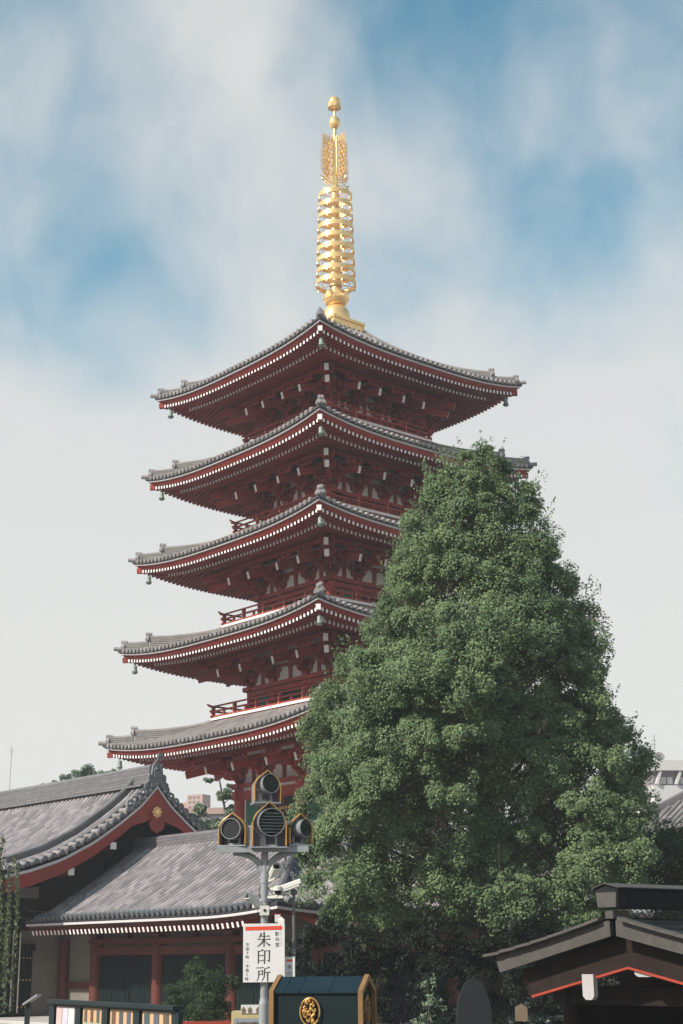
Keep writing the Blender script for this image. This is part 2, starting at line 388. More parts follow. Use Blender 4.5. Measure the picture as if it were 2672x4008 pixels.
    # hip rafters, hip ridges, ornaments
    for c in range(4):
        Mc = RZ(-math.pi * .25 + c * math.pi / 2 - math.pi / 2)          # y axis of this frame = outward on the diagonal; c=0 near corner
        Mc = RZ([-math.pi * .75, math.pi * .75, -math.pi * .25, math.pi * .25][c])
        D = lambda a, z, s=0: Vector((s, a * 2 ** .5, z))
        hb = MB()
        hb.beam(D(W - 2.6, zc - .30), D(W - .13, zc - .42), .24, .28, 0, endm=1)
        hb.beam(D(wb, zm + .75), D(W - 1.22, zc - .66), .25, .32, 0, endm=1)
        hb.build('hip_rafter', [RED, WHT], pag, M=Mc)
        nb = MB(); hipz = lambda a: zr(a, a)
        noshi(nb, [D(a, hipz(a) - .55 * min(1, max(0, (W - 1.2 - a) / (2.6 if k < 5 else 4.5)))) for a in np.linspace(ot, W - 1.2, 10)], .29, .80, 7)
        noshi(nb, [D(a, hipz(a) + .0) for a in np.linspace(W - 1.15, W - .20, 4)], .25, .52, 5)
        nb.tube([D(W - .3, hipz(W) + .10), D(W + .24, hipz(W) + .15)], .12, 8)
        hr = nb.build('hip_ridge', TIDP, pag, M=Mc)
        for a_, sc, h0 in ((W - 1.15, .62, .50), (W - .17, .60, .14)):
            ob = MB(); z0 = hipz(a_) + h0
            def of(p, q, d): return D(a_ + d, z0 + q * sc, p * sc)
            ob.prism([(-.34, 0), (-.36, .16), (-.27, .34), (-.20, .42), (-.13, .56), (.13, .56), (.20, .42), (.27, .34), (.36, .16), (.34, 0)], -.02, .08, of)
            ob.prism([(-.16, .08), (-.2, .22), (-.1, .34), (.1, .34), (.2, .22), (.16, .08)], .08, .13, of)
            ob.tube([D(a_ - .12, z0 + .60 * sc), D(a_ + .11, z0 + .65 * sc)], .105, 10)
            ob.tube([D(a_ + .11, z0 + .65 * sc), D(a_ + .122, z0 + .652 * sc)], .07, 10)
            ob.build('ridge_end_tile', TIDP, hr)
        bell_spots.append((k, c, D(W - .62, zc - .62), Mc))
    # bracket zone
    zd = zc - 2.15
    bb = MB()
    def arm(mb, L2, o, z, h=.17, wd=.16):
        mb.prism([(-L2, z + h), (-L2, z + h * .55), (-L2 * .82, z + h * .12), (-L2 * .62, z), (L2 * .62, z), (L2 * .82, z + h * .12), (L2, z + h * .55), (L2, z + h)], o - wd / 2, o + wd / 2, lambda p, q, d: Vector((p, d, q)))
        for e in (-L2 + .09, 0, L2 - .09): mb.box(e - .11, e + .11, o - .11, o + .11, z + h, z + h + .12, 0, tx=.04, ty=.04)
    def out_arm(mb, o1, z, h=.17, wd=.16):
        mb.prism([(-.1, z), (o1 - .28, z), (o1 - .12, z + h * .15), (o1, z + h * .6), (o1, z + h), (-.1, z + h)], -wd / 2, wd / 2, lambda p, q, d: Vector((d, p, q)))
        mb.box(-.11, .11, o1 - .2, o1 + .02, z + h, z + h + .12, 0, tx=.04, ty=.04)
    bb.box(-.25, .25, -.25, .25, 0, .22, 0, tx=.09, ty=.09)
    arm(bb, .42, 0, .22); out_arm(bb, .66, .22)
    arm(bb, .60, 0, .52); out_arm(bb, 1.22, .52); arm(bb, .40, .58, .52)
    arm(bb, .52, 1.12, .82); arm(bb, .42, .58, .82)
    arm(bb, .56, 1.86, 1.02, .15)
    bset = bb.mesh('bracket_set', [RED])
    tl = MB(); tl.beam((0, -.25, 1.34), (0, 2.33, .58), .18, .40, 0, endm=1)
    tlm = tl.mesh('tail_rafter', [RED, WHT])
    tl2 = MB(); tl2.beam((0, -.25, 1.30), (0, 3.02, .54), .24, .38, 0, endm=1); tl2.beam((0, .2, 1.62), (0, 3.42, 1.06), .24, .38, 0, endm=1)
    tlm2 = tl2.mesh('tail_rafter', [RED, WHT])
    for f in range(4):
        for u in (-wb, -t['ci'], t['ci'], wb):
            Mx = RZ(FROT[f]) @ T((u, wb, zd))
            if abs(u) < wb or True:
                b_ = link('bracket_set', bset, pag, Mx); link('tail_rafter', tlm, b_)
        Mx = RZ([-math.pi * .75, math.pi * .75, -math.pi * .25, math.pi * .25][f]) @ T((0, wb * 2 ** .5, zd))
        b_ = link('bracket_set', bset, pag, Mx @ Matrix.Diagonal((.7, 1.4, 1, 1))); link('tail_rafter', tlm2, b_, Matrix.Diagonal((1.43, 1 / 1.4, 1, 1)))
    # purlin, plates, walls, columns, windows
    pu = MB(); pw = MB(); dw = MB(); st = MB(); cw = MB()
    for f in range(4):
        Mf = RZ(FROT[f])
        e = wb + 2.35; pu.box(-e, e, wb + 1.78, wb + 1.94, zd + 1.30, zd + 1.50, 0, Mf)
        e = wb + 1.5; pu.box(-e, e, wb + 1.05, wb + 1.19, zd + 1.12, zd + 1.26, 0, Mf)
        e = wb + 1.0; pu.box(-e, e, wb + .51, wb + .65, zd + 1.12, zd + 1.26, 0, Mf)
        pu.box(-wb - .5, wb + .5, wb - .06, wb + .09, zd + .79, zd + .95, 0, Mf)
        pw.box(-wb, wb, wb - .12, wb - .06, t['zf'], zd + 1.9, 0, Mf)
        dw.box(-wb - .42, wb + .42, wb - .3, wb + .3, zd - .22, zd, 0, Mf)
        if k > 1:
            dw.box(-wb - .2, wb + .2, wb - .13, wb + .17, zd - .50, zd - .26, 0, Mf)
        else:
            dw.box(-wb - .42, wb + .42, wb - .16, wb + .19, zd - .85, zd - .40, 0, Mf)
        dw.box(-wb, wb, wb - .1, wb + .14, t['zf'], t['zf'] + .25, 0, Mf)
        for a, b in ((-wb, -t['ci']), (-t['ci'], t['ci']), (t['ci'], wb)):
            m_ = (a + b) / 2
            sb_ = MB()
            sb_.prism([(m_ - .15, zd), (m_ - .10, zd + .08), (m_ - .10, zd + .60), (m_ - .17, zd + .69), (m_ - .17, zd + .79), (m_ + .17, zd + .79), (m_ + .17, zd + .69), (m_ + .10, zd + .60), (m_ + .10, zd + .08), (m_ + .15, zd)], wb - .07, wb + .06, lambda p, q, d: Mf @ Vector((p, d, q)))
            sb_.build('strut', RED, pag)
    pu.build('purlin', RED, pag); pw.build('wall', PLA, pag); dw.build('wall_plate', RED, pag)
    cr = .34 if k == 1 else .25
    for f in range(4):
        Mf = RZ(FROT[f])
        for u in (-wb, -t['ci'], t['ci']):
            mb = MB(); mb.tube([(u, wb, t['zf']), (u, wb, zd - .2)], cr, 14); mb.build('column', RED, pag, True, Mf)
        if f > 1: continue
        zt_ = zd - (.85 if k == 1 else .50); zb_ = t['zf'] + .25
        for a, b in ((-wb + cr, -t['ci'] - cr), (t['ci'] + cr, wb - cr)):
            mb = MB(); i0, i1 = a + (b - a) * .16, b - (b - a) * .16
            mb.box(i0 - .09, i1 + .09, wb - .05, wb + .03, zb_ + .02, zt_ - .02)
            wn = mb.build('window', RED, pag, M=Mf)
            mb = MB(); mb.box(i0, i1, wb + .03, wb + .04, zb_ + .10, zt_ - .1)
            nn = int((i1 - i0) / .11)
            for j in range(nn):
                x = i0 + (i1 - i0) * (j + .5) / nn; mb.box(x - .03, x + .03, wb + .04, wb + .09, zb_ + .10, zt_ - .1)
            mb.build('lattice', GRN, wn)
        mb = MB(); a, b = -t['ci'] + cr, t['ci'] - cr
        mb.box(a, b, wb - .05, wb + .03, zb_, zt_)
        dr = mb.build('door', RED, pag, M=Mf)
        for s in (0, 1):
            mb = MB(); x0 = lerp(a, b, s / 2) + .08; x1 = lerp(a, b, (s + 1) / 2) - .08
            mb.box(x0, x1, wb + .03, wb + .07, zb_ + .08, zt_ - .12); mb.build('door_leaf', DGR, dr)
    if k == 1:
        mb = MB()
        for f in (0, 1):
            Mf = RZ(FROT[f]); mb.box(-wb + .3, wb - .3, wb - .06, wb + .05, zd - .40, zd - .22, 0, Mf)
            for u in (-wb + .42, -t['ci'] + .42, t['ci'] + .42, -t['ci'] - .48, t['ci'] - .48, wb - .48): mb.box(u - .05, u + .05, wb - .06, wb + .02, t['zf'], zd - .86, 0, Mf)
        mb.build('plaster_strip', PLA, pag)
        for f in (0, 1):
            for u in (-wb - .3, -t['ci'], t['ci'], wb + .3):
                mb = MB(); mb.lathe([(.0, .03), (.05, .03), (.11, .0)], 6, M=RZ(FROT[f]) @ T((u, wb + (.20), zd - .62)) @ RX(-math.pi / 2) @ Matrix.Diagonal((.8, 1.3, 1, 1))); mb.build('gilt_nail_cover', GLD, pag)
        for f in (0,):
            for i in range(8):
                u = -t['ci'] + .55 + i * .24; mb = MB(); mb.lathe([(0, -.09), (.05, -.06), (.06, 0), (.04, .07), (0, .09)], 8, M=RZ(FROT[f]) @ T((u, wb + .2, zd - 1.55)))
                mb.build('gilt_pendant', GLD, pag)
    # balcony of the storey above the lower roof
    if k > 1:
        B = TIERS[k - 1]['bal']; zf = t['zf']
        sk = MB(); fl = MB()
        for f in range(4):
            Mf = RZ(FROT[f])
            sk.box(-B + .06, B - .06, B - .30, B - .055, zf - .75, zf - .14, 0, Mf)
            fl.box(-B, B, wb - .3, B, zf - .14, zf - .004, 0, Mf)
        sk.build('balcony_skirt', RED, pag)
        bf = fl.build('balcony_floor', RED, pag)
        for f in (0, 1):
            nbp = int(2 * B / .34)
            for j in range(nbp):
                mb = MB(); x0 = -B + 2 * B * j / nbp + .006; x1 = -B + 2 * B * (j + 1) / nbp - .006
                mb.box(x0, x1, B + .002, B + .03, zf - .145, zf - .006); mb.build('edge_board', WHT, bf, M=RZ(FROT[f]))
        for f in range(4):
            Mf = RZ(FROT[f]); rl = MB()
            o = B - .10
            for z, h, wd, ex in ((zf + .06, .11, .12, .18), (zf + .36, .09, .09, .25)):
                rl.box(-o - ex, o + ex, o - wd / 2, o + wd / 2, zf + (z - zf) - h / 2, z + h / 2, 0)
            rl.tube([(-o - .42, o, zf + .72), (-o - .2, o, zf + .655), (-o, o, zf + .64), (o, o, zf + .64), (o + .2, o, zf + .655), (o + .42, o, zf + .72)], .052, 8)
            rail = rl.build('railing', RED, pag, M=Mf)
            if f > 1: continue
            npst = 4 if k > 3 else 5
            for j in range(npst + 1):
                u = -o + 2 * o * j / npst
                mb = MB(); mb.box(u - .075, u + .075, o - .085, o + .085, zf - .002, zf + .56); mb.box(u - .11, u + .11, o - .07, o + .07, zf + .50, zf + .59)
                pst = mb.build('post', RED, rail)
                mb = MB()
                for zz in (zf + .06, zf + .36): mb.lathe([(0, .03), (.03, .018), (.035, 0)], 8, M=T((u, o + .09, zz)) @ RX(-math.pi / 2))
                mb.build('gilt_bolt', GLD, pst)
                if j < npst:
                    u2 = u + o / npst; mb = MB(); mb.box(u2 - .06, u2 + .06, o - .055, o + .055, zf + .10, zf + .33); mb.build('strut', RED, rail)
tr = tile_rest.build('tile_rows', TILP, pag); tag(tr, kind='stuff')
joined('flying_rafters', fly_me, [RED, WHT], pag, fly_rest); joined('base_rafters', bas_me, [RED, WHT], pag, bas_rest)

# spire
sp = MB(); sp.tube([(0, 0, 38.2), (0, 0, 44.5), (0, 0, 48.6), (0, 0, 51.5), (0, 0, 53.5)], [.30, .27, .20, .12, .085], 16)
spire = sp.build('spire', GLD, pag, True)
mb = MB(); mb.box(-1.22, 1.22, -1.22, 1.22, 38.78, 38.95); mb.box(-1.14, 1.14, -1.14, 1.14, 38.30, 38.78); mb.box(-1.20, 1.20, -1.20, 1.20, 38.22, 38.32)
for f in range(4):
    for x in (-1.14, 0, 1.14): mb.box(x - .05, x + .05, 1.13, 1.17, 38.30, 38.79, 0, RZ(FROT[f]))
mb.build('dew_basin', GLD, spire)
mb = MB(); mb.lathe([(.84, 38.95), (.86, 39.1), (.83, 39.45), (.74, 39.8), (.58, 40.02), (.42, 40.12), (.30, 40.14)], 32); mb.build('inverted_bowl', GLD, spire, True)
mb = MB(); mb.lathe([(.34, 40.12), (.52, 40.16), (.66, 40.30), (.73, 40.55), (.70, 40.58), (.60, 40.36), (.3, 40.3)], 32)
for i in range(8):
    a = i * math.pi / 4 + .2; Mp = RZ(a)
    mb.prism([(-.22, 40.5), (-.20, 40.72), (0, 40.98), (.20, 40.72), (.22, 40.5)], .70, .74, lambda p, q, d: Mp @ Vector((p, d + (q - 40.5) * .12, q)))
mb.build('lotus', GLD, spire, True)
tinybell = MB(); tinybell.lathe([(.0, .0), (.025, -.01), (.03, -.06), (.05, -.13), (.0, -.13)], 8)
tb_me = tinybell.mesh('bell', [GLD], True)
for i in range(9):
    zt = 41.70 + .726 * i; Rr = 1.21 - .022 * i; hh = .29
    mb = MB(); mb.lathe([(Rr, zt), (Rr, zt - hh), (Rr - .05, zt - hh), (Rr - .05, zt), (Rr, zt)], 40)
    rs = .33 - .015 * i
    mb.lathe([(rs - .02, zt + .02), (rs + .05, zt), (rs + .05, zt - hh), (rs - .02, zt - hh - .02)], 18)
    for q in range(8):
        a = q * math.pi / 4 + math.pi / 8
        mb.tube([(rs * math.cos(a), rs * math.sin(a), zt - hh * .5), ((Rr - .04) * math.cos(a), (Rr - .04) * math.sin(a), zt - hh * .5)], .022, 6)
        b = a + math.pi / 8; rm = (Rr + rs) / 2
        mb.tube([(rm * math.cos(a), rm * math.sin(a), zt - hh * .5), (rm * 1.15 * math.cos(b), rm * 1.15 * math.sin(b), zt - hh * .5), (rm * math.cos(a + math.pi / 4), rm * math.sin(a + math.pi / 4), zt - hh * .5)], .016, 5)
    rg = mb.build('ring', GLD, spire, True)
    for q in range(8):
        a = q * math.pi / 4 + math.pi / 8; link('bell', tb_me, rg, T(((Rr - .02) * math.cos(a), (Rr - .02) * math.sin(a), zt - hh)))
for q in range(4):
    Mq = RZ(q * math.pi / 2); mb = MB()
    def P(r, z): return Mq @ Vector((0, r, z))
    Wd = 1.18; z0, z1 = 48.48, 51.5
    mb.tube([P(.12, z0 - .28), P(Wd, z0 + .02)], .03, 6)
    mb.tube([P(.16, z0 - .2), P(.16, z1)], .035, 6)
    rr = random.Random(3)
    for j in range(14):
        zb = z0 + .03 + j * .19; wv = Wd * (1 - .25 * (j / 13) ** 3)
        mb.tube([P(lerp(.50, wv, s), zb + .50 * s ** 1.6 + .04 * math.sin(s * 9)) for s in np.linspace(0, 1, 7)], [.034, .034, .032, .03, .027, .022, .008], 5)
    for j in range(5):
        x = .22 + .19 * j; mb.tube([P(x + .03 * math.sin(s * 8), 51.0 + .6 * s - .2 * (j / 4) ** 2) for s in np.linspace(0, 1, 6)], [.03, .03, .028, .024, .018, .006], 5)
    for j in range(10):
        for x in ((.32, .60, .88) if j % 2 else (.46, .74)):
            zc_ = z0 + .15 + j * .29; rad = .115 + .025 * rr.random()
            mb.tube([P(x + rad * math.cos(s), zc_ + rad * 1.15 * math.sin(s)) for s in np.linspace(0, 5.4, 9)], .03, 5)
    mb.build('water_flame', GLD, spire)
    link('bell', tb_me, spire, Mq @ T((0, .98, z0 - .04)) @ Matrix.Scale(1.6, 4))
mb = MB(); mb.lathe([(0, 52.05), (.16, 52.08), (.31, 52.28), (.35, 52.50), (.30, 52.74), (.16, 52.92), (0, 52.95)], 24); mb.build('dragon_wheel_ball', GLD, spire, True)
mb = MB(); mb.lathe([(.08, 53.34), (.30, 53.42), (.37, 53.6), (.40, 53.82), (.37, 53.86)], 24); mb.lathe([(0.36, 53.7), (.36, 53.92), (.30, 54.15), (.16, 54.28), (.05, 54.34), (0, 54.36)], 24)
for i in range(8):
    Mp = RZ(i * math.pi / 4); mb.prism([(-.15, 53.5), (-.15, 53.78), (0, 53.9), (.15, 53.78), (.15, 53.5)], .355, .385, lambda p, q, d: Mp @ Vector((p, d, q)))
mb.build('sacred_jewel', GLD, spire, True)

# plinth building under the pagoda
pb = empty('pagoda_base_building', PC, ROT); tag(pb, 'pale stone base building with a parapet under the pagoda', 'building')
mb = MB(); mb.box(-11.5, 11.5, -11.5, 11.5, 0, 7.65); mb.build('wall', PLA, pb)
mb = MB()
for f in range(4): mb.box(-11.8, 11.8, 11.45, 11.75, 7.65, 8.5, 0, RZ(FROT[f])); mb.box(-11.9, 11.9, 11.40, 11.85, 8.5, 8.67, 0, RZ(FROT[f]))
mb.build('parapet', STN, pb)
mb = MB(); mb.box(-11.4, 11.4, -11.4, 11.4, 7.65, 8.05); mb.box(-5.6, 5.6, -5.6, 5.6, 8.05, 8.92); mb.build('platform', STN, pb)

# wind bells
wb_mb = MB(); wb_mb.lathe([(0, -.10), (.06, -.10), (.125, -.15), (.14, -.20), (.145, -.40), (.17, -.50), (.215, -.55), (.19, -.56), (.12, -.44), (.10, -.2)], 16)
wb_me = wb_mb.mesh('bell_body', [BRZ], True)
hk_mb = MB(); hk_mb.tube([(0, 0, .10), (0, 0, -.11)], .018, 6); hk_mb.lathe([(.0, .02), (.05, 0), (0, -.03)], 8, (0, 0, -.02)); hk_me = hk_mb.mesh('hook', [BRZ])
cl_mb = MB(); cl_mb.tube([(0, 0, -.2), (0, 0, -.62)], .012, 6); cl_mb.lathe([(0, -.57), (.17, -.60), (.19, -.63), (.05, -.70), (0, -.70)], 12); cl_me = cl_mb.mesh('clapper', [BRZ])
tname = {1: 'lowest', 2: 'second lowest', 3: 'middle', 4: 'second highest', 5: 'topmost'}
cname = {0: 'left', 1: 'near', 2: 'far', 3: 'right'}
# which corner is which: test by world position
def cornername(p):
    q = (pag_M @ p) - PC
    return 'left' if q.x < -5 else 'right' if q.x > 5 else 'near' if q.y < 0 else 'far'
pag_M = T(PC) @ RZ(ROT)
for k, c, p, Mc in bell_spots:
    pw_ = Mc @ p; nm = cornername(pw_)
    if nm == 'far' or (k == 1 and nm != 'left') or (nm == 'right' and k < 4): continue
    e = empty('wind_bell', pag_M @ pw_, ROT + .3); tag(e, 'weathered bronze wind bell hanging from the %s corner of the %s pagoda roof' % (nm, tname[k]), 'bell', 'wind bells on the pagoda corners')
    e.scale = (.85, .85, .85); link('bell_body', wb_me, e); link('hook', hk_me, e); link('clapper', cl_me, e)

# ------------------------------------------------------------------ temple halls (shared frame: x = towards nR, y = away from nL)
HP = Vector((-13.891, 70.453, 0))
# --- L-shaped low hall
low_h = empty('low_tiled_hall', HP, ROT)
tag(low_h, 'low vermilion hall with a grey tiled roof turning a corner, in front of the pagoda', 'temple hall')
EU, EV = 19.8, 1.8; RUN = 4.8; VB = -27.0
def lz(d, along, kind):
    """tile surface of the low hall at distance d inside the eave; along = distance from the convex corner"""
    q = d / RUN; z = 4.62 + 3.1 * (.84 * q + .16 * q * q)
    up = .26 * max(0, 1 - along / 5.0) ** 2
    return z + up * (1 - q) ** 1.5
def fr(u, v, z): return Vector((u, -v, z))
mb = MB(); nst = 16
for i in range(nst):
    d0, d1 = RUN * i / nst, RUN * (i + 1) / nst
    for (a, b) in ((d0, d1),):
        us = [np.linspace(2.0, EU - d, 30) for d in (a, b)]
        mb.grid([[fr(u, EV - a, lz(a, EU - u, 'f') + .03) for u in us[0]], [fr(u, EV - b, lz(b, EU - u, 'f')) for u in us[1]]])
        vs_ = [np.linspace(VB, EV - d, 40) for d in (a, b)]
        mb.grid([[fr(EU - a, v, lz(a, EV - v, 's') + .03) for v in vs_[0]], [fr(EU - b, v, lz(b, EV - v, 's')) for v in vs_[1]]])
mb.grid([[fr(2.0, -3, 7.72), fr(15, -3, 7.72), fr(15, VB, 7.72)], [fr(2.0, -7.8, 4.6), fr(10.2, -7.8, 4.6), fr(10.2, VB, 4.6)]])
for (P_, Q_) in ((lambda t_: fr(lerp(2, EU, t_), EV, lz(0, EU - lerp(2, EU, t_), 'f')), 0), (lambda t_: fr(EU, lerp(VB, EV, t_), lz(0, EV - lerp(VB, EV, t_), 's')), 1)):
    A = [P_(t_) + Vector((0, 0, .03)) for t_ in np.linspace(0, 1, 40)]; B = [p - Vector((0, 0, .12)) for p in A]; mb.grid([A, B])
lroof = mb.build('roof', TIP, low_h)
PIT = .36
for i in range(int((EU - 2.2) / PIT)):
    u = EU - .16 - i * PIT
    dmax = min(RUN - .12, EU - u - .05)
    if dmax < .3: continue
    nn = max(2, int(dmax / .30)); mb = MB()
    tile_run(mb, [fr(u, EV + .07 - dmax * j / nn * (1 + .07 / dmax), lz(max(0, dmax * j / nn), EU - u, 'f') + .085) for j in range(nn + 1)], (1, 0, 0), .122, cm=1)
    mb.build('tile_row', [TIL, ONI], lroof, True)
for i in range(int((EV - VB) / PIT)):
    v = EV - .16 - i * PIT
    dmax = min(RUN - .12, EV - v - .05)
    if dmax < .3: continue
    nn = max(2, int(dmax / .30)); mb = MB()
    tile_run(mb, [fr(EU + .07 - dmax * j / nn * (1 + .07 / dmax), v, lz(max(0, dmax * j / nn), EV - v, 's') + .085) for j in range(nn + 1)], (0, 1, 0), .122, cm=1)
    mb.build('tile_row', [TIL, ONI], lroof, True)
mb = MB(); noshi(mb, [fr(u, -3, 7.70) for u in np.linspace(2.2, 15, 8)], .40, .58, 5, .10); mb.build('ridge', TID, low_h)
mb = MB(); noshi(mb, [fr(15, v, 7.70) for v in np.linspace(-3.1, VB, 8)], .40, .58, 5, .10); mb.build('ridge', TID, low_h)
mb = MB(); noshi(mb, [fr(EU - d, EV - d, lz(d, 0 if d < .1 else d, 'x')) for d in np.linspace(4.7, 1.9, 6)], .34, .48, 4, .09); noshi(mb, [fr(EU - d, EV - d, lz(d, d, 'x')) for d in np.linspace(1.85, .25, 4)], .30, .34, 3, .08)
hr = mb.build('hip_ridge', TID, low_h)
def oni(parent, pos, dirv, s, M=None):
    """ridge-end ornament tile facing dirv"""
    dirv = Vector(dirv).normalized(); side = Vector((0, 0, 1)).cross(dirv); pos = Vector(pos); ob = MB()
    def of(p, q, d): return pos + side * (p * s) + Vector((0, 0, q * s)) + dirv * (d * s)
    ob.prism([(-.62, -.35), (-.66, -.1), (-.50, .02), (-.52, .26), (-.42, .38), (-.34, .30), (-.31, .48), (-.26, .80), (-.14, .96), (0, 1.0), (.14, .96), (.26, .80), (.31, .48), (.34, .30), (.42, .38), (.52, .26), (.50, .02), (.66, -.1), (.62, -.35)], -.06, .10, of)
    ob.prism([(-.20, .18), (-.24, .55), (-.12, .84), (.12, .84), (.24, .55), (.20, .18)], .10, .16, of)
    for sx in (-1, 1):
        ob.lathe([(0, .07), (.05, .05), (.075, 0)], 8, M=Matrix.Translation(of(sx * .10, .62, .16)) @ dirv.to_track_quat('Z', 'Y').to_matrix().to_4x4() @ Matrix.Scale(s, 4))
        ob.tube([of(sx * (.42 + .07 * math.cos(a)), .16 + .10 * math.sin(a), .10) for a in np.linspace(0, 5.2, 8)], .035 * s, 5)
        ob.tube([of(sx * (.53 + .07 * math.cos(a)), -.14 + .10 * math.sin(a), .10) for a in np.linspace(0, 5.2, 8)], .035 * s, 5)
        ob.tube([of(sx * .05, .72, .16), of(sx * .17, .78, .18), of(sx * .22, .90, .12)], .03 * s, 5)
    ob.prism([(-.13, .30), (-.13, .40), (.13, .40), (.13, .30)], .16, .20, of); ob.prism([(-.05, .44), (0, .60), (.05, .44)], .16, .23, of)
    o = ob.build('ridge_end_tile', ONI, parent)
    kb = MB(); kb.tube([of(0, .96, -.15), of(0, 1.10, .10), of(0, 1.26, .24)], [.06 * s, .07 * s, .07 * s], 8); kb.tube([of(0, 1.26, .20), of(0, 1.29, .32)], .14 * s, 12); kb.tube([of(0, 1.29, .32), of(0, 1.295, .335)], .09 * s, 12)
    kb.build('knob', ONI, o, True); return o
oni(hr, fr(EU - 1.8, EV - 1.8, lz(1.8, 1.8, 'x') + .12), (1, -1, 0), .62)
# eave boards, rafters
mb = MB(); rb = MB(); sf = MB()
def eave_pts(off, dz):
    A = [fr(u, EV - off, lz(0, EU - u, 'f') - .12 + dz) for u in np.linspace(2.05, EU - off, 30)]
    B = [fr(EU - off, v, lz(0, EV - v, 's') - .12 + dz) for v in np.linspace(EV - off, VB, 40)]
    return A + B[1:]
mb.grid([eave_pts(0, 0), eave_pts(.01, -.09), eave_pts(.12, -.09)]); mb.build('eave_fascia', WHF, low_h)
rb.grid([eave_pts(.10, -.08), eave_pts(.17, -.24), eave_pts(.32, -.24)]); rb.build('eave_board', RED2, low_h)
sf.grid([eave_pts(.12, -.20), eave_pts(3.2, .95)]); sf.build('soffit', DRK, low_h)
for i in range(50):
    u = 2.3 + i * .31; link('rafter', fly_me, low_h, T(fr(u, EV - .24, lz(0, EU - u, 'f') - .50)) @ RZ(math.pi) @ RX(-.30) @ Matrix.Diagonal((.95, 3.0, 1.1, 1)))
for i in range(86):
    v = EV - 2.0 - i * .31; link('rafter', fly_me, low_h, T(fr(EU - .24, v, lz(0, EV - v, 's') - .50)) @ RZ(-math.pi / 2) @ RX(-.30) @ Matrix.Diagonal((.95, 3.0, 1.1, 1)))
mb = MB(); mb.beam(fr(16.5, -1.5, 5.35), fr(EU - .1, EV - .1, lz(0, 0, 'f') - .55), .2, .26, 0, endm=1); mb.build('hip_rafter', [RED, WHT], low_h)
# walls and frame of the low hall
WS = 1.4
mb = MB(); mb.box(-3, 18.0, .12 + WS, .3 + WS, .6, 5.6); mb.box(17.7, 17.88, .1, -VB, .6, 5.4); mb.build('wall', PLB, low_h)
mb = MB(); mb.box(-4, 21.5, -3.2, 30, 0, .6); mb.box(-4.1, 21.6, -3.3, 30, .48, .56); mb.build('podium', STN, low_h)
cols = [0.0, 2.8, 7.7, 12.9, 18.0]
for u in cols:
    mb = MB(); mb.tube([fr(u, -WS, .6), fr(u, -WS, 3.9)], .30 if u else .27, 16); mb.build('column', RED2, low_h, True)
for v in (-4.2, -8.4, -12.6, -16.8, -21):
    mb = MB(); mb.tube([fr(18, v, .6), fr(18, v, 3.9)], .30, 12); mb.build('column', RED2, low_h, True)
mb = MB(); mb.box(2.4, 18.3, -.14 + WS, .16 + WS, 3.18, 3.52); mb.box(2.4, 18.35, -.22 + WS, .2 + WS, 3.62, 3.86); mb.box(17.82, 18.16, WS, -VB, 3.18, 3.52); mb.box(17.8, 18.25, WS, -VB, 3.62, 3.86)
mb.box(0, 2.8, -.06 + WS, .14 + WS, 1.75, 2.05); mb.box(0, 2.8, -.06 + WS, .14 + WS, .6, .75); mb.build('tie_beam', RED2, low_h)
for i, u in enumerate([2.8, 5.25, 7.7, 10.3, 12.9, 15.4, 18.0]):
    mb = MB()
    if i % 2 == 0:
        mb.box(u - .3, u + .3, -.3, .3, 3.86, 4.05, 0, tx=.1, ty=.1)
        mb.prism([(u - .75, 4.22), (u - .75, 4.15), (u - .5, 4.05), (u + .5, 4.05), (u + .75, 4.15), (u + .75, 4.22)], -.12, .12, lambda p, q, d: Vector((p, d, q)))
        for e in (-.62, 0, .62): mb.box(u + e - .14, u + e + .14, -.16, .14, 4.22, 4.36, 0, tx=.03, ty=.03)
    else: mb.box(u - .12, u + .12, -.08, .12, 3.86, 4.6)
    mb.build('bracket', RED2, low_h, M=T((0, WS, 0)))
for a, b in ((2.8, 7.7), (7.7, 12.9), (12.9, 18.0)):
    mb = MB(); mb.box(a + .28, b - .28, .0, .13, .6, 3.18); d = mb.build('door', DRK, low_h, M=T((0, WS, 0)))
    for j in range(4):
        mb = MB(); x0 = lerp(a + .30, b - .30, j / 4) + .02; x1 = lerp(a + .30, b - .30, (j + 1) / 4) - .02
        mb.box(x0, x1, -.05, .0, .75, 3.1)
        for q in range(7): mb.box(x0 + .06, x1 - .06, -.065, -.05, .95 + q * .3, .98 + q * .3)
        for q in range(1, 5): x = lerp(x0, x1, q / 5); mb.box(x - .012, x + .012, -.062, -.05, .8, 3.05)
        mb.build('door_leaf', DGR, d)
for u in (7.7, 12.9):
    mb = MB(); mb.lathe([(0, .03), (.06, .02), (.09, 0)], 8, M=T(fr(u - .05, .15 - WS, 3.36)) @ RX(math.pi / 2) @ Matrix.Diagonal((.6, 1.2, 1, 1))); mb.build('gilt_nail_cover', GLD, low_h)
for v in (-2.1, -6.3, -10.5, -14.7):
    mb = MB(); mb.box(17.9, 18.0, -v - 1.8, -v + 1.8, .6, 3.18); mb.build('door', DGR, low_h)

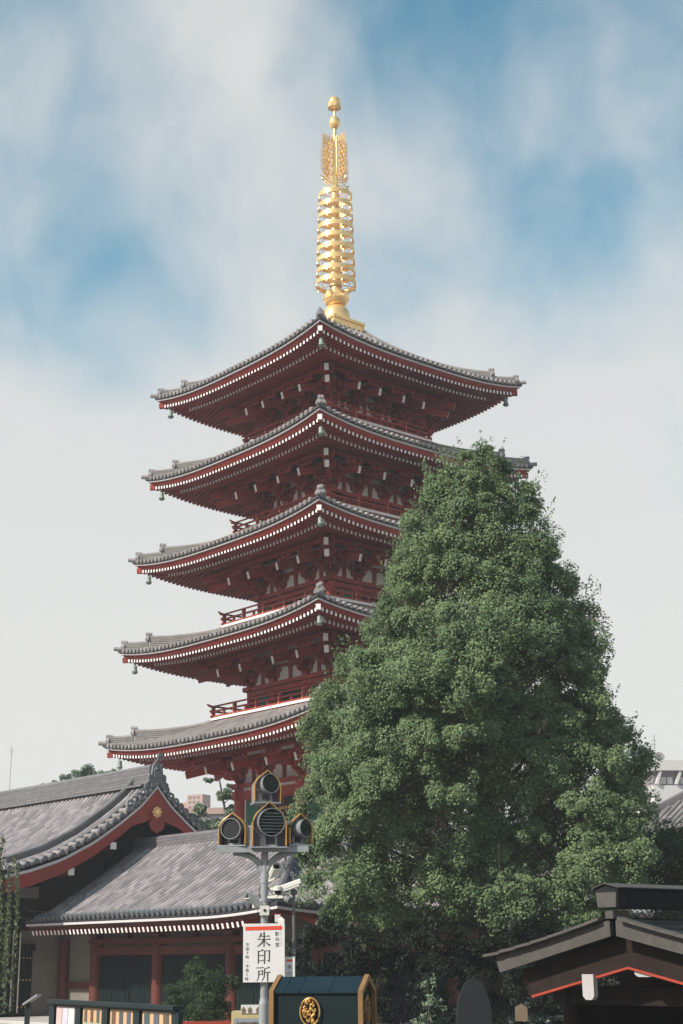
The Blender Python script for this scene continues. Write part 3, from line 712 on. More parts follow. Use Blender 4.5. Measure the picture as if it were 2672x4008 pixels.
# --- gabled hall at the left edge
gh = empty('gabled_temple_hall', HP, ROT)
tag(gh, 'tall tile-roofed temple hall at the left edge, vermilion gable with a gold crest', 'temple hall')
GX = [0, .8, 1.9, 3.2, 4.75, 6.15, 7.1, 8.0]; GZ = [10.47, 9.60, 8.76, 7.88, 7.10, 6.63, 6.39, 6.25]
def gz(d): return interp(d, GX, GZ)
DE = 7.7; UE = 4.85; UB = -16.0
ds = np.linspace(0, DE, 20)
mb = MB()
for s in (1, -1):
    for i in range(19):
        mb.grid([[fr(u, -3 + s * ds[i], gz(ds[i]) + .24) for u in np.linspace(UB, UE, 4)], [fr(u, -3 + s * ds[i + 1], gz(ds[i + 1]) + .27) for u in np.linspace(UB, UE, 4)]])
        mb.grid([[fr(u, -3 + s * ds[i], gz(ds[i]) + .02) for u in (UB, UE - .1)], [fr(u, -3 + s * ds[i + 1], gz(ds[i + 1]) + .02) for u in (UB, UE - .1)]])
groof = mb.build('roof', TIP, gh)
row_me = MB(); dd = [DE + .05] + [DE - .1 - .33 * j for j in range(1, 23) if DE - .1 - .33 * j > .25]
tile_run(row_me, [fr(0, -3 + d, gz(min(d, DE)) + .33) for d in dd], (1, 0, 0), .130, cm=1)
row_me = row_me.mesh('tile_row', [TIL, ONI], True)
nrow = int((2.6 - UB) / .38)
for i in range(nrow): link('tile_row', row_me, groof, T((2.55 - i * .38, 0, 0)))
for u in (3.52, 3.92): link('tile_row', row_me, groof, T((u, 0, 0)))
vt = MB(); tile_run(vt, [(.66, 0, .02), (.33, 0, .03), (0, 0, .04)], (0, 1, 0), .115, cm=1); vt.box(.0, .60, .13, .28, -.03, .03); vt.box(.60, .66, .13, .28, -.10, .03); vt_me = vt.mesh('verge_tile', [TIL, ONI], True)
arc = 0.; last = None
for s in (1, -1):
    d = .25; j = 0
    while d < DE - .1:
        z = gz(d) + .30; slope = (gz(d + .1) - gz(d - .05)) / .15
        link('verge_tile', vt_me, groof, T(fr(4.25, -3 + s * d, z)) @ RX(math.atan(slope) * -s))
        d += .43 * math.cos(math.atan(slope))
mb = MB()
for s in (1, -1): noshi(mb, [fr(3.0, -3 + s * d, gz(d) + .28) for d in np.linspace(.1, 6.5, 12)], .36, .46, 5, .10)
mb.build('descending_ridge', TID, gh)
mb = MB(); noshi(mb, [fr(u, -3, 10.62) for u in np.linspace(UB, 4.4, 6)], .46, .92, 8, .12); rg = mb.build('ridge', TID, gh)
mb = MB()
for s in (-1, 1): mb.beam(fr(UB, -3 + s * .42, 10.58), fr(4.4, -3 + s * .42, 10.58), .36, .10)
mb.build('ridge_skirt', TID, rg)
oni(gh, fr(4.75, -3, 10.72), (1, 0, 0), .92)
for s in (1, -1):                                            # carved flank tiles running down beside the ornament
    for j in range(5 if s > 0 else 22):
        d = .50 + j * (.22 if s > 0 else .27); c0 = fr(4.80, -3 + s * d, gz(d) + (.52 if s > 0 else .46 - .005 * j)); mb = MB()
        mb.tube([c0 + Vector((0, s * -.15 * math.cos(a), .15 * math.sin(a))) for a in np.linspace(-.6, 4.8, 9)], .055, 6)
        mb.box(4.66, 4.80, -(-3 + s * d) - .15, -(-3 + s * d) + .15, gz(d) + .18, gz(d) + .48)
        mb.build('flank_tile', ONI, gh)

# barge boards
mw = MB(); mr = MB()
bd = lambda d: .50 + .80 * max(0, 1 - d / 1.25) ** 1.2 + .12 * (d / DE) ** 2
dl = np.linspace(0, DE, 26)
for s in (1, -1):
    mw.grid([[fr(UE + .0, -3 + s * d, gz(d) + .07) for d in dl], [fr(UE, -3 + s * d, gz(d) - .05) for d in dl]])
    mw.grid([[fr(UE, -3 + s * d, gz(d) + .07) for d in dl], [fr(UE - .2, -3 + s * d, gz(d) + .07) for d in dl]])
    A = [fr(UE - .03, -3 + s * d, gz(d) - .05) for d in dl]; B = [fr(UE - .03, -3 + s * d, gz(d) - .05 - bd(d)) for d in dl]
    A2 = [p - Vector((.10, 0, 0)) for p in A]; B2 = [p - Vector((.10, 0, 0)) for p in B]
    mr.grid([A2, A, B, B2, A2])
mw.build('verge_fascia', WHF, gh); mr.build('bargeboard', RED, gh)
mb = MB(); mb.prism([(-.06, .70), (-.32, .58), (-.36, .40), (-.22, .36), (-.30, .20), (-.42, 0), (-.30, -.28), (-.12, -.36), (0, -.44), (.12, -.36), (.30, -.28), (.42, 0), (.30, .20), (.22, .36), (.36, .40), (.32, .58), (.06, .70)], UE - .03, UE + .05, lambda p, q, d: fr(d, -3 + p, 8.85 + q))
for s in (-1, 1): mb.tube([fr(UE + .05, -3 + s * (.20 + .09 * math.cos(a)), 8.95 + .11 * math.sin(a)) for a in np.linspace(0, 5, 8)], .03, 5)
mb.build('gable_pendant', RED, gh)
mb = MB(); Mx = T(fr(UE + .055, -2.98, 9.36)) @ RY(math.pi / 2) @ Matrix.Diagonal((1.25, 1.25, 1, 1))
mb.lathe([(0, .06), (.06, .055), (.08, .03), (.10, .03)], 16, M=Mx)
for i in range(8): mb.lathe([(0, .045), (.04, .03), (.055, 0)], 8, M=Mx @ T((.15 * math.cos(i * math.pi / 4), .15 * math.sin(i * math.pi / 4), 0)))
mb.build('gold_rosette', GLD, gh)
for v, z in ((-.85, 7.80), (1.22, 6.63), (-5.15, 7.80)):
    mb = MB(); mb.beam(fr(2.6, v, z), fr(4.72, v, z), .30, .30, 0, endm=1); mb.build('purlin', [RED, WHT], gh)
# gable wall, eaves, lower walls
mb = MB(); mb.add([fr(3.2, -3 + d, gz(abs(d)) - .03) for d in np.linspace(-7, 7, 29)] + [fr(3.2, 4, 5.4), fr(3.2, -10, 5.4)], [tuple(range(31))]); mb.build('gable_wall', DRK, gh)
mb = MB(); mb.prism([(-2.6, 8.1), (-3.4, 8.1), (-4.6, 7.2), (-4.6, 6.6), (-1.4, 6.6), (-1.4, 7.2)], 3.2, 3.28, lambda p, q, d: fr(d, p, q)); mb.build('gable_panel', DGR, gh)
for a, b, z0, z1 in ((1.9, 3.0, 5.55, 6.05),):
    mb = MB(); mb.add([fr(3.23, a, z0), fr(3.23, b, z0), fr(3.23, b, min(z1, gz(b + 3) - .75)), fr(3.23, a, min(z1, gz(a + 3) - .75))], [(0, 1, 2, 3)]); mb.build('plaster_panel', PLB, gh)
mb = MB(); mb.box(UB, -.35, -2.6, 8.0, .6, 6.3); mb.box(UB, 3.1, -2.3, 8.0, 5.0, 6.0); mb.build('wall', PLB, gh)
mb = MB()
mb.box(-.38, -.2, -2.75, 0, 4.3, 4.7); mb.box(-.38, -.2, -2.75, 0, 3.4, 3.7); mb.box(-.5, 3.3, -2.75, -2.35, 5.0, 5.4); mb.box(2.9, 3.35, -2.7, 8, 5.05, 5.5)
mb.build('tie_beam', DRK, gh)
for v in (2.55, 1.0):
    mb = MB(); mb.box(-.55, -.15, -v - .17, -v + .17, .6, 5.0); c_ = mb.build('column', DRK, gh)
    mb = MB(); mb.box(-.147, -.13, -v - .20, -v - .15, .85, 4.2); mb.box(-.147, -.13, -v + .15, -v + .20, .75, 4.2); mb.build('white_edging', WHT, c_)
for a, b in ((.1, .8), (1.2, 2.35)):
    mb = MB(); mb.box(-.36, -.27, -b, -a, .6, 3.4); d_ = mb.build('door', DGR, gh)
    for z in (1.0, 2.15, 3.1):
        for j in range(4):
            mb = MB(); mb.lathe([(0, .03), (.03, .02), (.035, 0)], 6, M=T(fr(-.27, lerp(a, b, (j + .5) / 4), z)) @ RY(math.pi / 2)); mb.build('gilt_stud', GLD, d_)
mb = MB(); mb.prism([(2.4, 4.7), (2.9, 4.95), (3.3, 5.35), (-1.2, 5.35), (-.7, 5.0), (-.2, 4.7)], 2.6, 3.0, lambda p, q, d: fr(d, p, q)); mb.build('bracket', DRK, gh)

# --- hall roof at the right edge behind the ginkgo
rh = empty('right_edge_hall', (13.9, 70.5, 0), ROT)
tag(rh, 'hall at the right edge with a shaded grey tiled hip roof behind the ginkgo', 'temple hall')
mb = MB()
def rhz(d): q = d / 6.0; return 8.4 + 4.4 * (.8 * q + .2 * q * q)
for i in range(12):
    a, b = 6. * i / 12, 6. * (i + 1) / 12
    mb.grid([[Vector((x, a, rhz(a))) for x in (-2 + a, 20)], [Vector((x, b, rhz(b))) for x in (-2 + b, 20)]])
    mb.grid([[Vector((-2 + a, y, rhz(a))) for y in (a, 20)], [Vector((-2 + b, y, rhz(b))) for y in (b, 20)]])
rr_ = mb.build('roof', TIP, rh)
for i in range(40):
    x = -1.8 + i * .36; dm = min(5.9, x + 1.9)
    if dm < .4: continue
    mb = MB(); nn = max(2, int(dm / .5)); tile_run(mb, [(x, -.05 + dm * j / nn, rhz(dm * j / nn) + .02) for j in range(nn + 1)], (1, 0, 0), .12); mb.build('tile_row', TIL, rr_, True)
mb = MB(); noshi(mb, [(-2 + d, d, rhz(d)) for d in np.linspace(.2, 5.9, 6)], .34, .42, 4); mb.build('hip_ridge', TID, rh)
mb = MB(); mb.box(0, 18, 2, 18, 0, 8.6); mb.build('wall', PLA, rh)
mb = MB(); mb.box(-1.9, 20, .05, .3, 8.0, 8.36); mb.build('eave_board', DRK, rh)

# ------------------------------------------------------------------ foliage
def leaf_mesh(name, pts, nrm, size, mat_, rng, fan=True):
    n = len(pts)
    sz = size * rng.uniform(.7, 1.25, (n, 1))
    t1 = np.cross(nrm, rng.normal(size=(n, 3))); t1 /= np.linalg.norm(t1, axis=1, keepdims=True) + 1e-9
    t2 = np.cross(nrm, t1)
    if fan: q = [(-.15, -.5), (.62, .05), (.0, .62), (-.62, .05)]
    else: q = [(0, -.7), (.28, 0), (0, .7), (-.28, 0)]
    V = np.stack([pts + t1 * sz * a + t2 * sz * b + nrm * sz * (.12 if i in (1, 3) else 0) for i, (a, b) in enumerate(q)], 1).reshape(-1, 3)
    me = bpy.data.meshes.new(name); me.vertices.add(4 * n); me.vertices.foreach_set('co', V.astype('f').ravel())
    me.loops.add(4 * n); me.loops.foreach_set('vertex_index', np.arange(4 * n, dtype='i'))
    me.polygons.add(n); me.polygons.foreach_set('loop_start', np.arange(0, 4 * n, 4, dtype='i')); me.polygons.foreach_set('loop_total', np.full(n, 4, 'i'))
    me.materials.append(mat_); me.update(calc_edges=True); return me
def clump_leaves(cent, rad, per, axis, rng, flat=.8, upb=.45):
    """leaves on the shells of many clumps; axis(z)-> centre line xy for the outward direction"""
    n = len(cent); k = np.repeat(np.arange(n), per)
    d = rng.normal(size=(len(k), 3)); d /= np.linalg.norm(d, axis=1, keepdims=True)
    rr = rng.uniform(.25, 1, (len(k), 1)) ** .45
    p = cent[k] + d * rr * rad[k][:, None] * np.array([1, 1, flat])
    outw = p - axis(p); outw /= np.linalg.norm(outw, axis=1, keepdims=True) + 1e-6
    nm = d * .45 + outw * .40 + np.array([0, 0, upb * .5]) + np.array(sun_to[:]) * .70 + rng.normal(size=d.shape) * .50
    nm /= np.linalg.norm(nm, axis=1, keepdims=True)
    return p, nm

# ginkgo
rng = np.random.default_rng(11)
TX, TY = 4.45, 48.0
gk = empty('ginkgo_tree', (TX, TY, 0)); tag(gk, 'large dense conical green ginkgo tree in front of the pagoda', 'tree')
HZ = [3.3, 4.3, 4.8, 5.6, 6.9, 8.3, 9.7, 11.1, 12.5, 13.9, 15.4, 16.9, 18.5, 19.3, 20.0]
HL = [-.9, -1.7, -2.1, -2.2, -1.85, -1.75, -1.75, -1.2, -.45, .85, 1.2, 2.0, 3.1, 4.1, 4.62]
HR = [8.6, 9.6, 10.0, 10.2, 10.0, 10.2, 10.1, 9.5, 9.1, 8.6, 7.6, 7.15, 5.9, 5.1, 4.72]
def crown_c(z): return (np.interp(z, HZ, HL) + np.interp(z, HZ, HR)) / 2
def crown_r(z): return (np.interp(z, HZ, HR) - np.interp(z, HZ, HL)) / 2
lob = rng.uniform(0, 1, (70, 2)); lob[:, 0] = lob[:, 0] * 2 * np.pi; lob[:, 1] = 3.5 + lob[:, 1] * 15; lamp = rng.uniform(-.24, .17, 70)
def lobes(th, z):
    a = np.ones_like(th)
    for (t0, z0), am in zip(lob, lamp):
        dt = np.angle(np.exp(1j * (th - t0))); a += am * np.exp(-(dt / .38) ** 2 - ((z - z0) / 1.3) ** 2)
    return np.clip(a, .52, 1.02)
# deep cleft on the camera side, right of centre
for (t0, z0, am) in ((-1.25, 6.0, -.42), (-1.30, 8.4, -.48), (-1.24, 10.0, -.36), (-1.0, 11.2, -.22), (-.75, 12.9, -.24), (-2.0, 14.0, -.14), (-.35, 9.2, -.22), (-.2, 11.5, -.18), (-2.1, 6.0, -.20), (-1.35, 15.8, -.16), (-.4, 15.5, -.16), (-2.3, 9.6, -.14)):
    lob = np.vstack([lob, [t0, z0]]); lamp = np.append(lamp, am)
nbg = 520
zb = rng.uniform(3.6, 19.7, nbg * 5); zb = zb[rng.uniform(0, 1, nbg * 5) < crown_r(zb) / 5.8 + .02][:nbg]
th = rng.uniform(0, 2 * np.pi, len(zb)); fr_ = 1 - .42 * rng.uniform(0, 1, len(zb)) ** 1.7
rbg = rng.uniform(.50, 1.05, len(zb)) * np.clip(crown_r(zb) / 3.2, np.interp(zb, [17.5, 19], [.38, .14]), 1)
rc = np.maximum(.04, crown_r(zb) * lobes(th, zb) - rbg * .85) * fr_
bc = np.stack([crown_c(zb) + rc * np.cos(th), TY + rc * np.sin(th) * np.interp(zb, [3.3, 7.0], [.62, .95]), zb], 1)
NS = 11
d = rng.normal(size=(len(zb) * NS, 3)); kk = np.repeat(np.arange(len(zb)), NS)
d += 1.0 * np.stack([np.cos(th), np.sin(th), np.full(len(th), .75)], 1)[kk]; d /= np.linalg.norm(d, axis=1, keepdims=True)
cent = bc[kk] + d * rbg[kk][:, None] * rng.uniform(.55, 1.0, (len(kk), 1)) * np.array([1, 1, .85])
rad = rng.uniform(.20, .40, len(cent)) * np.clip(rbg[kk] / .8, .35, 1.1)
ld = [(4.68 + .10 * math.sin(i * 1.9), TY, 18.4 + .17 * i, .40 - .022 * i) for i in range(8)] + [(3.85 + .06 * i, TY, 18.2 + .22 * i, .30 - .02 * i) for i in range(4)] + [(5.30 - .04 * i, TY - .1, 18.1 + .2 * i, .30 - .02 * i) for i in range(4)]
cent = np.vstack([cent, [q[:3] for q in ld]]); rad = np.append(rad, [q[3] for q in ld])
gaxis = lambda p: np.stack([crown_c(p[:, 2]), np.full(len(p), TY), p[:, 2] - .8], 1)
p1, n1 = clump_leaves(cent, rad, 150, gaxis, rng, .9)
# sparse inner leaves close the middle of the crown
ni = 85000; zi = rng.uniform(4, 18.5, ni); ti = rng.uniform(0, 2 * np.pi, ni); ri = crown_r(zi) * np.sqrt(rng.uniform(.02, .55, ni)) * lobes(ti, zi)
p3 = np.stack([crown_c(zi) + ri * np.cos(ti), TY + ri * np.sin(ti), zi], 1); n3 = rng.normal(size=p3.shape); n3 /= np.linalg.norm(n3, axis=1, keepdims=True)
# fine upright shoots breaking the outline
ns_ = 520; zs = rng.uniform(4.5, 19.0, ns_); ths = rng.uniform(0, 2 * np.pi, ns_); rs_ = crown_r(zs) * lobes(ths, zs)
base = np.stack([crown_c(zs) + rs_ * np.cos(ths) * .90, TY + rs_ * np.sin(ths) * .88, zs], 1)
k = np.repeat(np.arange(ns_), 26); tt = rng.uniform(0, 1, len(k))[:, None]
dirs = np.stack([np.cos(ths) * .5, np.sin(ths) * .5, rng.uniform(.5, 1.2, ns_)], 1); lens = rng.uniform(.35, .95, ns_)
p2 = base[k] + dirs[k] * tt * lens[k][:, None] + rng.normal(size=(len(k), 3)) * .11 * (1.15 - tt)
n2 = rng.normal(size=p2.shape) * .7 + np.array([0, -.2, .5]); n2 /= np.linalg.norm(n2, axis=1, keepdims=True)
pts = np.concatenate([p1, p2, p3]); nm = np.concatenate([n1, n2, n3])
cme = leaf_mesh('crown', (pts - np.array([TX, TY, 0])), nm, .062, LEAF, rng)
link('crown', cme, gk)
mb = MB(); mb.tube([(0, 0, 0), (.05, 0, 2), (0, .1, 6), (.1, 0, 11), (.2, 0, 15), (.25, 0, 17.2)], [.55, .42, .36, .26, .13, .03], 12)
for i in range(29):
    z = 3.2 + i * .46; a = i * 2.4; r_ = float(crown_r(z + 1.5)) * .72
    mb.tube([(0, 0, z), (r_ * .5 * math.cos(a), r_ * .5 * math.sin(a), z + .7), (r_ * math.cos(a) + float(crown_c(z + 1.5)) - TX, r_ * math.sin(a), z + 1.9)], [.10, .06, .02], 6)
mb.build('trunk', BARK, gk, True)

def bush(name, label, cat, base, blobs, per, size, lm, seed, trunk=None, fan=True, group=None, flat=.75):
    rg_ = np.random.default_rng(seed); e = empty(name, base); tag(e, label, cat, group)
    C_ = []; Rr_ = []
    for (x, y, z, r, n) in blobs:
        d = rg_.normal(size=(n, 3)); d /= np.linalg.norm(d, axis=1, keepdims=True); d *= rg_.uniform(.35, 1, (n, 1)) * r
        C_.append(np.array([x, y, z]) + d * np.array([1, 1, flat])); Rr_.append(np.full(n, r * .42))
    C_ = np.concatenate(C_); Rr_ = np.concatenate(Rr_) * rg_.uniform(.6, 1.1, len(C_)); m_ = C_.mean(0)
    p, n = clump_leaves(C_, Rr_, per, lambda q: np.tile(m_, (len(q), 1)), rg_, .8)
    link('crown', leaf_mesh('crown', p, n, size, lm, rg_, fan), e)
    if trunk:
        mb = MB()
        for pts_, r0 in trunk: mb.tube(pts_, list(np.linspace(r0, r0 * .25, len(pts_))), 7)
        mb.build('trunk', BARK, e, True)
    return e
bush('garden_tree', 'small round-headed green tree in front of the dark hall doors', 'tree', (-3.85, 42, 0),
     [(0, 0, 2.50, .58, 24), (-.1, 0, 2.75, .35, 10), (-.55, 0, 2.1, .45, 18), (.5, .1, 2.35, .42, 16), (.85, 0, 2.40, .22, 7), (0, -.2, 1.85, .6, 22), (-.8, 0, 1.85, .26, 8), (.45, 0, 1.65, .45, 14), (-.3, 0, 1.5, .4, 12)], 80, .05, LEAF2, 21, [([(0, 0, 0), (.05, 0, 1), (0, 0, 2.2)], .06), ([(0, 0, .9), (.4, 0, 1.6), (.6, 0, 2.1)], .035), ([(0, 0, .8), (-.4, 0, 1.5), (-.6, 0, 1.8)], .035)], False)
bush('clipped_shrub', 'low rounded dark green shrub behind the teal cabinet', 'shrub', (.35, 45, 0), [(-.35, 0, 2.0, .5, 18), (.3, 0, 2.15, .55, 22), (.0, 0, 2.35, .4, 14), (0, 0, 1.2, .8, 26)], 60, .06, LEAF2, 22, [([(0, 0, 0), (0, 0, 2)], .06)], False)
bush('leafy_sapling', 'thin leafy sapling with pale leaf tips right of the teal cabinet', 'shrub', (1.55, 30, 0), [(0, 0, 2.55, .2, 5), (.12, 0, 2.2, .28, 8), (-.1, 0, 1.8, .3, 8), (.15, 0, 1.5, .3, 8)], 14, .06, LEAF4, 23, [([(0, 0, 0), (.05, 0, 1.3), (0, 0, 2.6)], .03)], False)
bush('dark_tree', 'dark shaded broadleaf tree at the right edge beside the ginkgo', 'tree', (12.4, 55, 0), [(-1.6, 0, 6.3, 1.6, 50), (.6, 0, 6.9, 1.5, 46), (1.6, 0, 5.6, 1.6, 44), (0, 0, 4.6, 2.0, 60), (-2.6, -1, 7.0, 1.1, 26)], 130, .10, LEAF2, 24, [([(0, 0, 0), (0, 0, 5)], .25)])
bush('shade_hedge', 'added near-black hedge standing in for the shade beneath the ginkgo', 'hedge', (3.2, 45.2, 0), [(-4.3 + .75 * i, .3 * math.sin(i * 2.1), z, .66, 13) for i in range(14) for z in (.8, 1.75, 2.7, 3.45 + .25 * math.sin(i * 1.7))], 75, .095, LEAF5, 33, [([(-4 + 1.6 * i, 0, 0), (-4 + 1.6 * i, 0, 2)], .05) for i in range(6)], False)  # added filler: dark leaves take the place of shade before the hall wall
bush('low_shade_hedge', 'added low hedge darkening the ground around the standing stone at the bottom edge', 'hedge', (3.2, 31.6, 0), [(-1.5 + .5 * i, .1 * math.sin(i * 2.3), z, .42, 10) for i in range(9) for z in (.5, 1.2, 1.62)], 75, .07, LEAF5, 34, None, False)  # added to cover the sunlit ground strip with a dark tone
bush('distant_tree', 'pale green treetop just above the ridge of the left hall', 'tree', (-22.3, 130, 0), [(0, 0, 18.2, 1.1, 22), (1.9, 0, 18.3, .8, 14), (-1.8, 0, 17.6, .9, 14), (-3.4, 0, 17.0, .8, 12), (3.6, 0, 18.0, .4, 7), (0, 0, 17, 1.5, 20)], 70, .20, LEAF4, 25, [([(0, 0, 0), (0, 0, 17)], .35)])
bush('pine_tree', 'sparse pine with layered tufts beside the pagoda ground storey', 'tree', (-8.5, 104, 0),
     [(.35, 0, 15.2, .6, 12), (-.8, 0, 14.7, .4, 7), (.9, 0, 14.3, .4, 7), (.5, 0, 13.8, .75, 16), (-1.4, 0, 12.8, .7, 14), (.9, 0, 12.8, .6, 14), (.5, 0, 11.7, .9, 18), (1.0, 0, 10.8, 1.0, 20), (-1.9, 0, 11.0, .7, 12), (-.6, 0, 10.2, .8, 14), (1.3, 0, 9.6, 1.0, 18)], 60, .15, LEAF4, 26, [([(1.2, 0, 0), (1.0, 0, 8), (.6, 0, 11.5), (.1, 0, 14), (-.2, 0, 15.4)], .16), ([(.6, 0, 11.6), (-.6, 0, 12.2), (-1.4, 0, 12.6)], .05), ([(.3, 0, 13.2), (.8, 0, 13.6)], .04)], flat=.5)
bush('yellowing_tree', 'yellow-green treetop in front of the long grey building', 'tree', (-15.0, 150, 0), [(0, 0, 15.2, 1.3, 26), (-1.4, 0, 16.3, .9, 14), (1.6, 0, 14.9, 1.2, 22), (-1.2, 0, 14.2, 1.2, 18), (.5, 0, 13.2, 1.6, 24)], 60, .22, LEAF3, 27, [([(0, 0, 0), (0, 0, 14), (-.3, 0, 16)], .2)])
bush('round_green_tree', 'rounded mid-green treetop between the grey building and the pagoda', 'tree', (-10.9, 125, 0), [(0, 0, 13.0, 1.4, 26), (1.4, 0, 12.7, 1.3, 24), (-1.8, 0, 13.8, .9, 16), (-2.6, 0, 12.4, 1.1, 18), (0, 0, 11.4, 1.6, 26)], 70, .2, LEAF2, 28, [([(0, 0, 0), (0, 0, 12)], .25)])
# willow strands at the left edge
rgw = np.random.default_rng(31); we = empty('weeping_willow', (-9.3, 40, 0)); tag(we, 'trailing willow branches hanging at the left edge', 'tree')
P_ = []; N_ = []; mb = MB()
for i in range(64):
    x = rgw.uniform(-.55, .80); y = rgw.uniform(-.5, .5); zt = rgw.uniform(4.6, 6.9) - max(0, x) * 1.4; zb = rgw.uniform(1.6, 3.4)
    sw = rgw.uniform(-.12, .12); nn = int((zt - zb) * 26); s = rgw.uniform(0, 1, nn)
    px = x + sw * np.sin(s * 3); P_.append(np.stack([px + rgw.normal(size=nn) * .025, y + rgw.normal(size=nn) * .03, lerp(zt, zb, s)], 1))
    q = rgw.normal(size=(nn, 3)); q[:, 2] *= .15; N_.append(q / np.linalg.norm(q, axis=1, keepdims=True))
    mb.tube([(x + sw * math.sin(t_ * 3), y, lerp(zt, zb, t_)) for t_ in (0, .35, .7, 1)], .006, 4)
for i in range(7): mb.tube([(-2.2, 0, 4.2), (-1.2, 0, 6.4), (-.6 + i * .17, 0, 6.2 - i * .12)], [.05, .03, .012], 6)
mb.tube([(-2.6, 0, 0), (-2.4, 0, 3), (-2.2, 0, 4.4)], [.24, .18, .12], 10)
p = np.concatenate(P_); n = np.concatenate(N_); me = leaf_mesh('foliage', p, n, .085, WIL, rgw, False)
link('foliage', me, we); mb.build('trunk', BARK, we, True)
# low hedge at the bottom left
bush('border_planting', 'low green planting along the bottom left below the hall steps', 'shrub', (-6.2, 31, 0), [(-.6 + .3 * i, 0, 1.45, .16, 5) for i in range(6)] + [(-.4 + .3 * i, 0, .8, .4, 8) for i in range(5)], 40, .05, LEAF2, 29, None, False)

# ------------------------------------------------------------------ sign pole with floodlights
PY = 21.6
pole = empty('lamp_pole', (-1.125, PY, 0)); tag(pole, 'grey metal pole carrying floodlights, cameras and the large white sign', 'pole')
mb = MB(); mb.tube([(0, 0, 0), (0, 0, 2.40)], .068, 20); mb.tube([(0, 0, 2.40), (0, 0, 2.47)], [.068, .052], 20); mb.tube([(0, 0, 2.47), (0, 0, 5.1)], .050, 20); mb.build('shaft', GRY, pole, True)
mb = MB(); mb.box(-.66, .62, -.16, .16, 4.455, 4.49); mb.box(-.66, .62, -.17, -.15, 4.42, 4.50); mb.build('platform', GRY, pole)
for s in (-1, 1):
    mb = MB(); mb.tube([(0, 0, 4.16)] + [(s * .40 * (1 - math.cos(a)) + s * .04, 0, 4.16 + .27 * math.sin(a)) for a in np.linspace(.2, 1.57, 8)] , [.05] + [.045] * 8, 10); mb.build('arm', GRY, pole, True)
for z in (4.02, 3.78, 3.64, 3.30, 2.86):
    mb = MB(); mb.tube([(0, 0, z - .02), (0, 0, z + .02)], .057, 20); mb.box(.05, .09, -.015, .015, z - .02, z + .02); mb.build('band_clamp', GRY, pole, True)
mb = MB(); mb.box(-.06, .07, -.10, -.05, 3.57, 3.70); jb = mb.build('junction_box', CRM, pole)
mb = MB(); mb.lathe([(0, .012), (.02, .01), (.02, 0)], 10, M=T((.01, -.10, 3.635)) @ RX(math.pi / 2)); mb.build('lens', BLK, jb)
mb = MB(); mb.tube([(-.05, -.02, 3.95), (-.075, -.03, 3.93), (-.075, -.03, 3.85), (-.05, -.02, 3.80)], .006, 6); mb.tube([(-.05, -.04, 3.68), (-.09, -.05, 3.66), (-.09, -.05, 3.58), (-.05, -.04, 3.55)], .006, 6); mb.tube([(.05, -.03, 3.95), (.10, -.05, 3.86), (.16, -.05, 3.84)], .006, 6); mb.build('cable', BLK, pole)
mb = MB(); mb.box(-.09, .0, -.12, .12, 5.08, 5.11); mb.build('upper_bracket', GRY, pole)

def floodlight(x, z, wd, ht, yaw, rd, lz_, tilt, louvre, label, y=0., dyaw=0.):
    e = empty('floodlight', (x, PY + y, z), yaw); tag(e, label, 'floodlight', 'floodlights on the sign pole')
    h = wd / 2; sh = ht * .62
    prof = [(-h, 0), (-h, sh * .86), (-h * .93, sh), (-h * .74, sh + (ht - sh) * .34), (0, ht), (h * .74, sh + (ht - sh) * .34), (h * .93, sh), (h, sh * .86), (h, 0)]
    dp = .15
    for yy in (-dp, -dp + .035, -dp + .07):
        mb = MB(); mb.tube([(p, yy, q) for p, q in prof], .011, 8); mb.build('gilt_rib', GLF, e, True)
    mb = MB(); prf2 = [(p * .965, q * .965) for p, q in prof]
    mb.grid([[Vector((p, -dp, q)) for p, q in prf2], [Vector((p, dp, q)) for p, q in prf2]]); mb.build('perforated_shell', PERF, e)
    mb = MB(); mb.prism(prf2, dp - .006, dp, lambda p, q, d: Vector((p, d, q))); mb.build('back_panel', PERF, e)
    mb = MB(); mb.box(-h * 1.06, h * 1.06, -dp - .015, dp + .01, -.03, -.012); mb.box(-h * .5, h * .5, -.05, .05, -.012, .02); mb.build('base_plate', GRY, e)
    Md = T((0, -.03, lz_)) @ RZ(dyaw) @ RX(math.pi / 2 - tilt)
    mb = MB(); mb.lathe([(0, -.20), (rd * .6, -.19), (rd * .92, -.10), (rd, .0), (rd, .15), (rd * 1.03, .15), (rd * 1.03, .165), (rd * .96, .165), (rd * .95, .06), (0, .06)], 36, M=Md); dr = mb.build('drum', DRUM, e, True)
    mb = MB(); mb.lathe([(0, .075 if louvre else .14), (rd * .955, .075 if louvre else .14)], 30, M=Md); mb.build('lens', BLK, dr)
    for j in range(louvre):
        yv = lerp(-.80, .80, (j + .5) / louvre) * rd; hw = math.sqrt(max(0, (rd * .94) ** 2 - yv ** 2))
        mb = MB(); mb.box(-hw, hw, -.003, .003, -.034, .030, 0, Md @ T((0, yv, .135)) @ RX(R(30))); mb.build('louvre', SLT, dr)
    for s in (-1, 1):
        mb = MB(); mb.beam((s * rd * .55, 0, 0), (s * rd * .55, -.02, lz_ - rd * .7), .035, .02); mb.build('yoke', GRY, e)
    return e
GLF = mat('gilt_frame', (.44, .25, .075), .4, .1, 6.0, metal=.35)
DRUM = mat('drum_paint', (.24, .24, .25), .4, .08, 6.0)
PERF = bpy.data.materials.new('perforated_sheet'); PERF.use_nodes = True
t_ = PERF.node_tree; b_ = t_.nodes['Principled BSDF']; b_.inputs['Base Color'].default_value = (.26, .235, .26, 1); b_.inputs['Roughness'].default_value = .5
geo_ = t_.nodes.new('ShaderNodeTexCoord'); vo = t_.nodes.new('ShaderNodeTexVoronoi'); vo.inputs['Scale'].default_value = 62; vo.inputs['Randomness'].default_value = 0.0
t_.links.new(geo_.outputs['Object'], vo.inputs['Vector'])
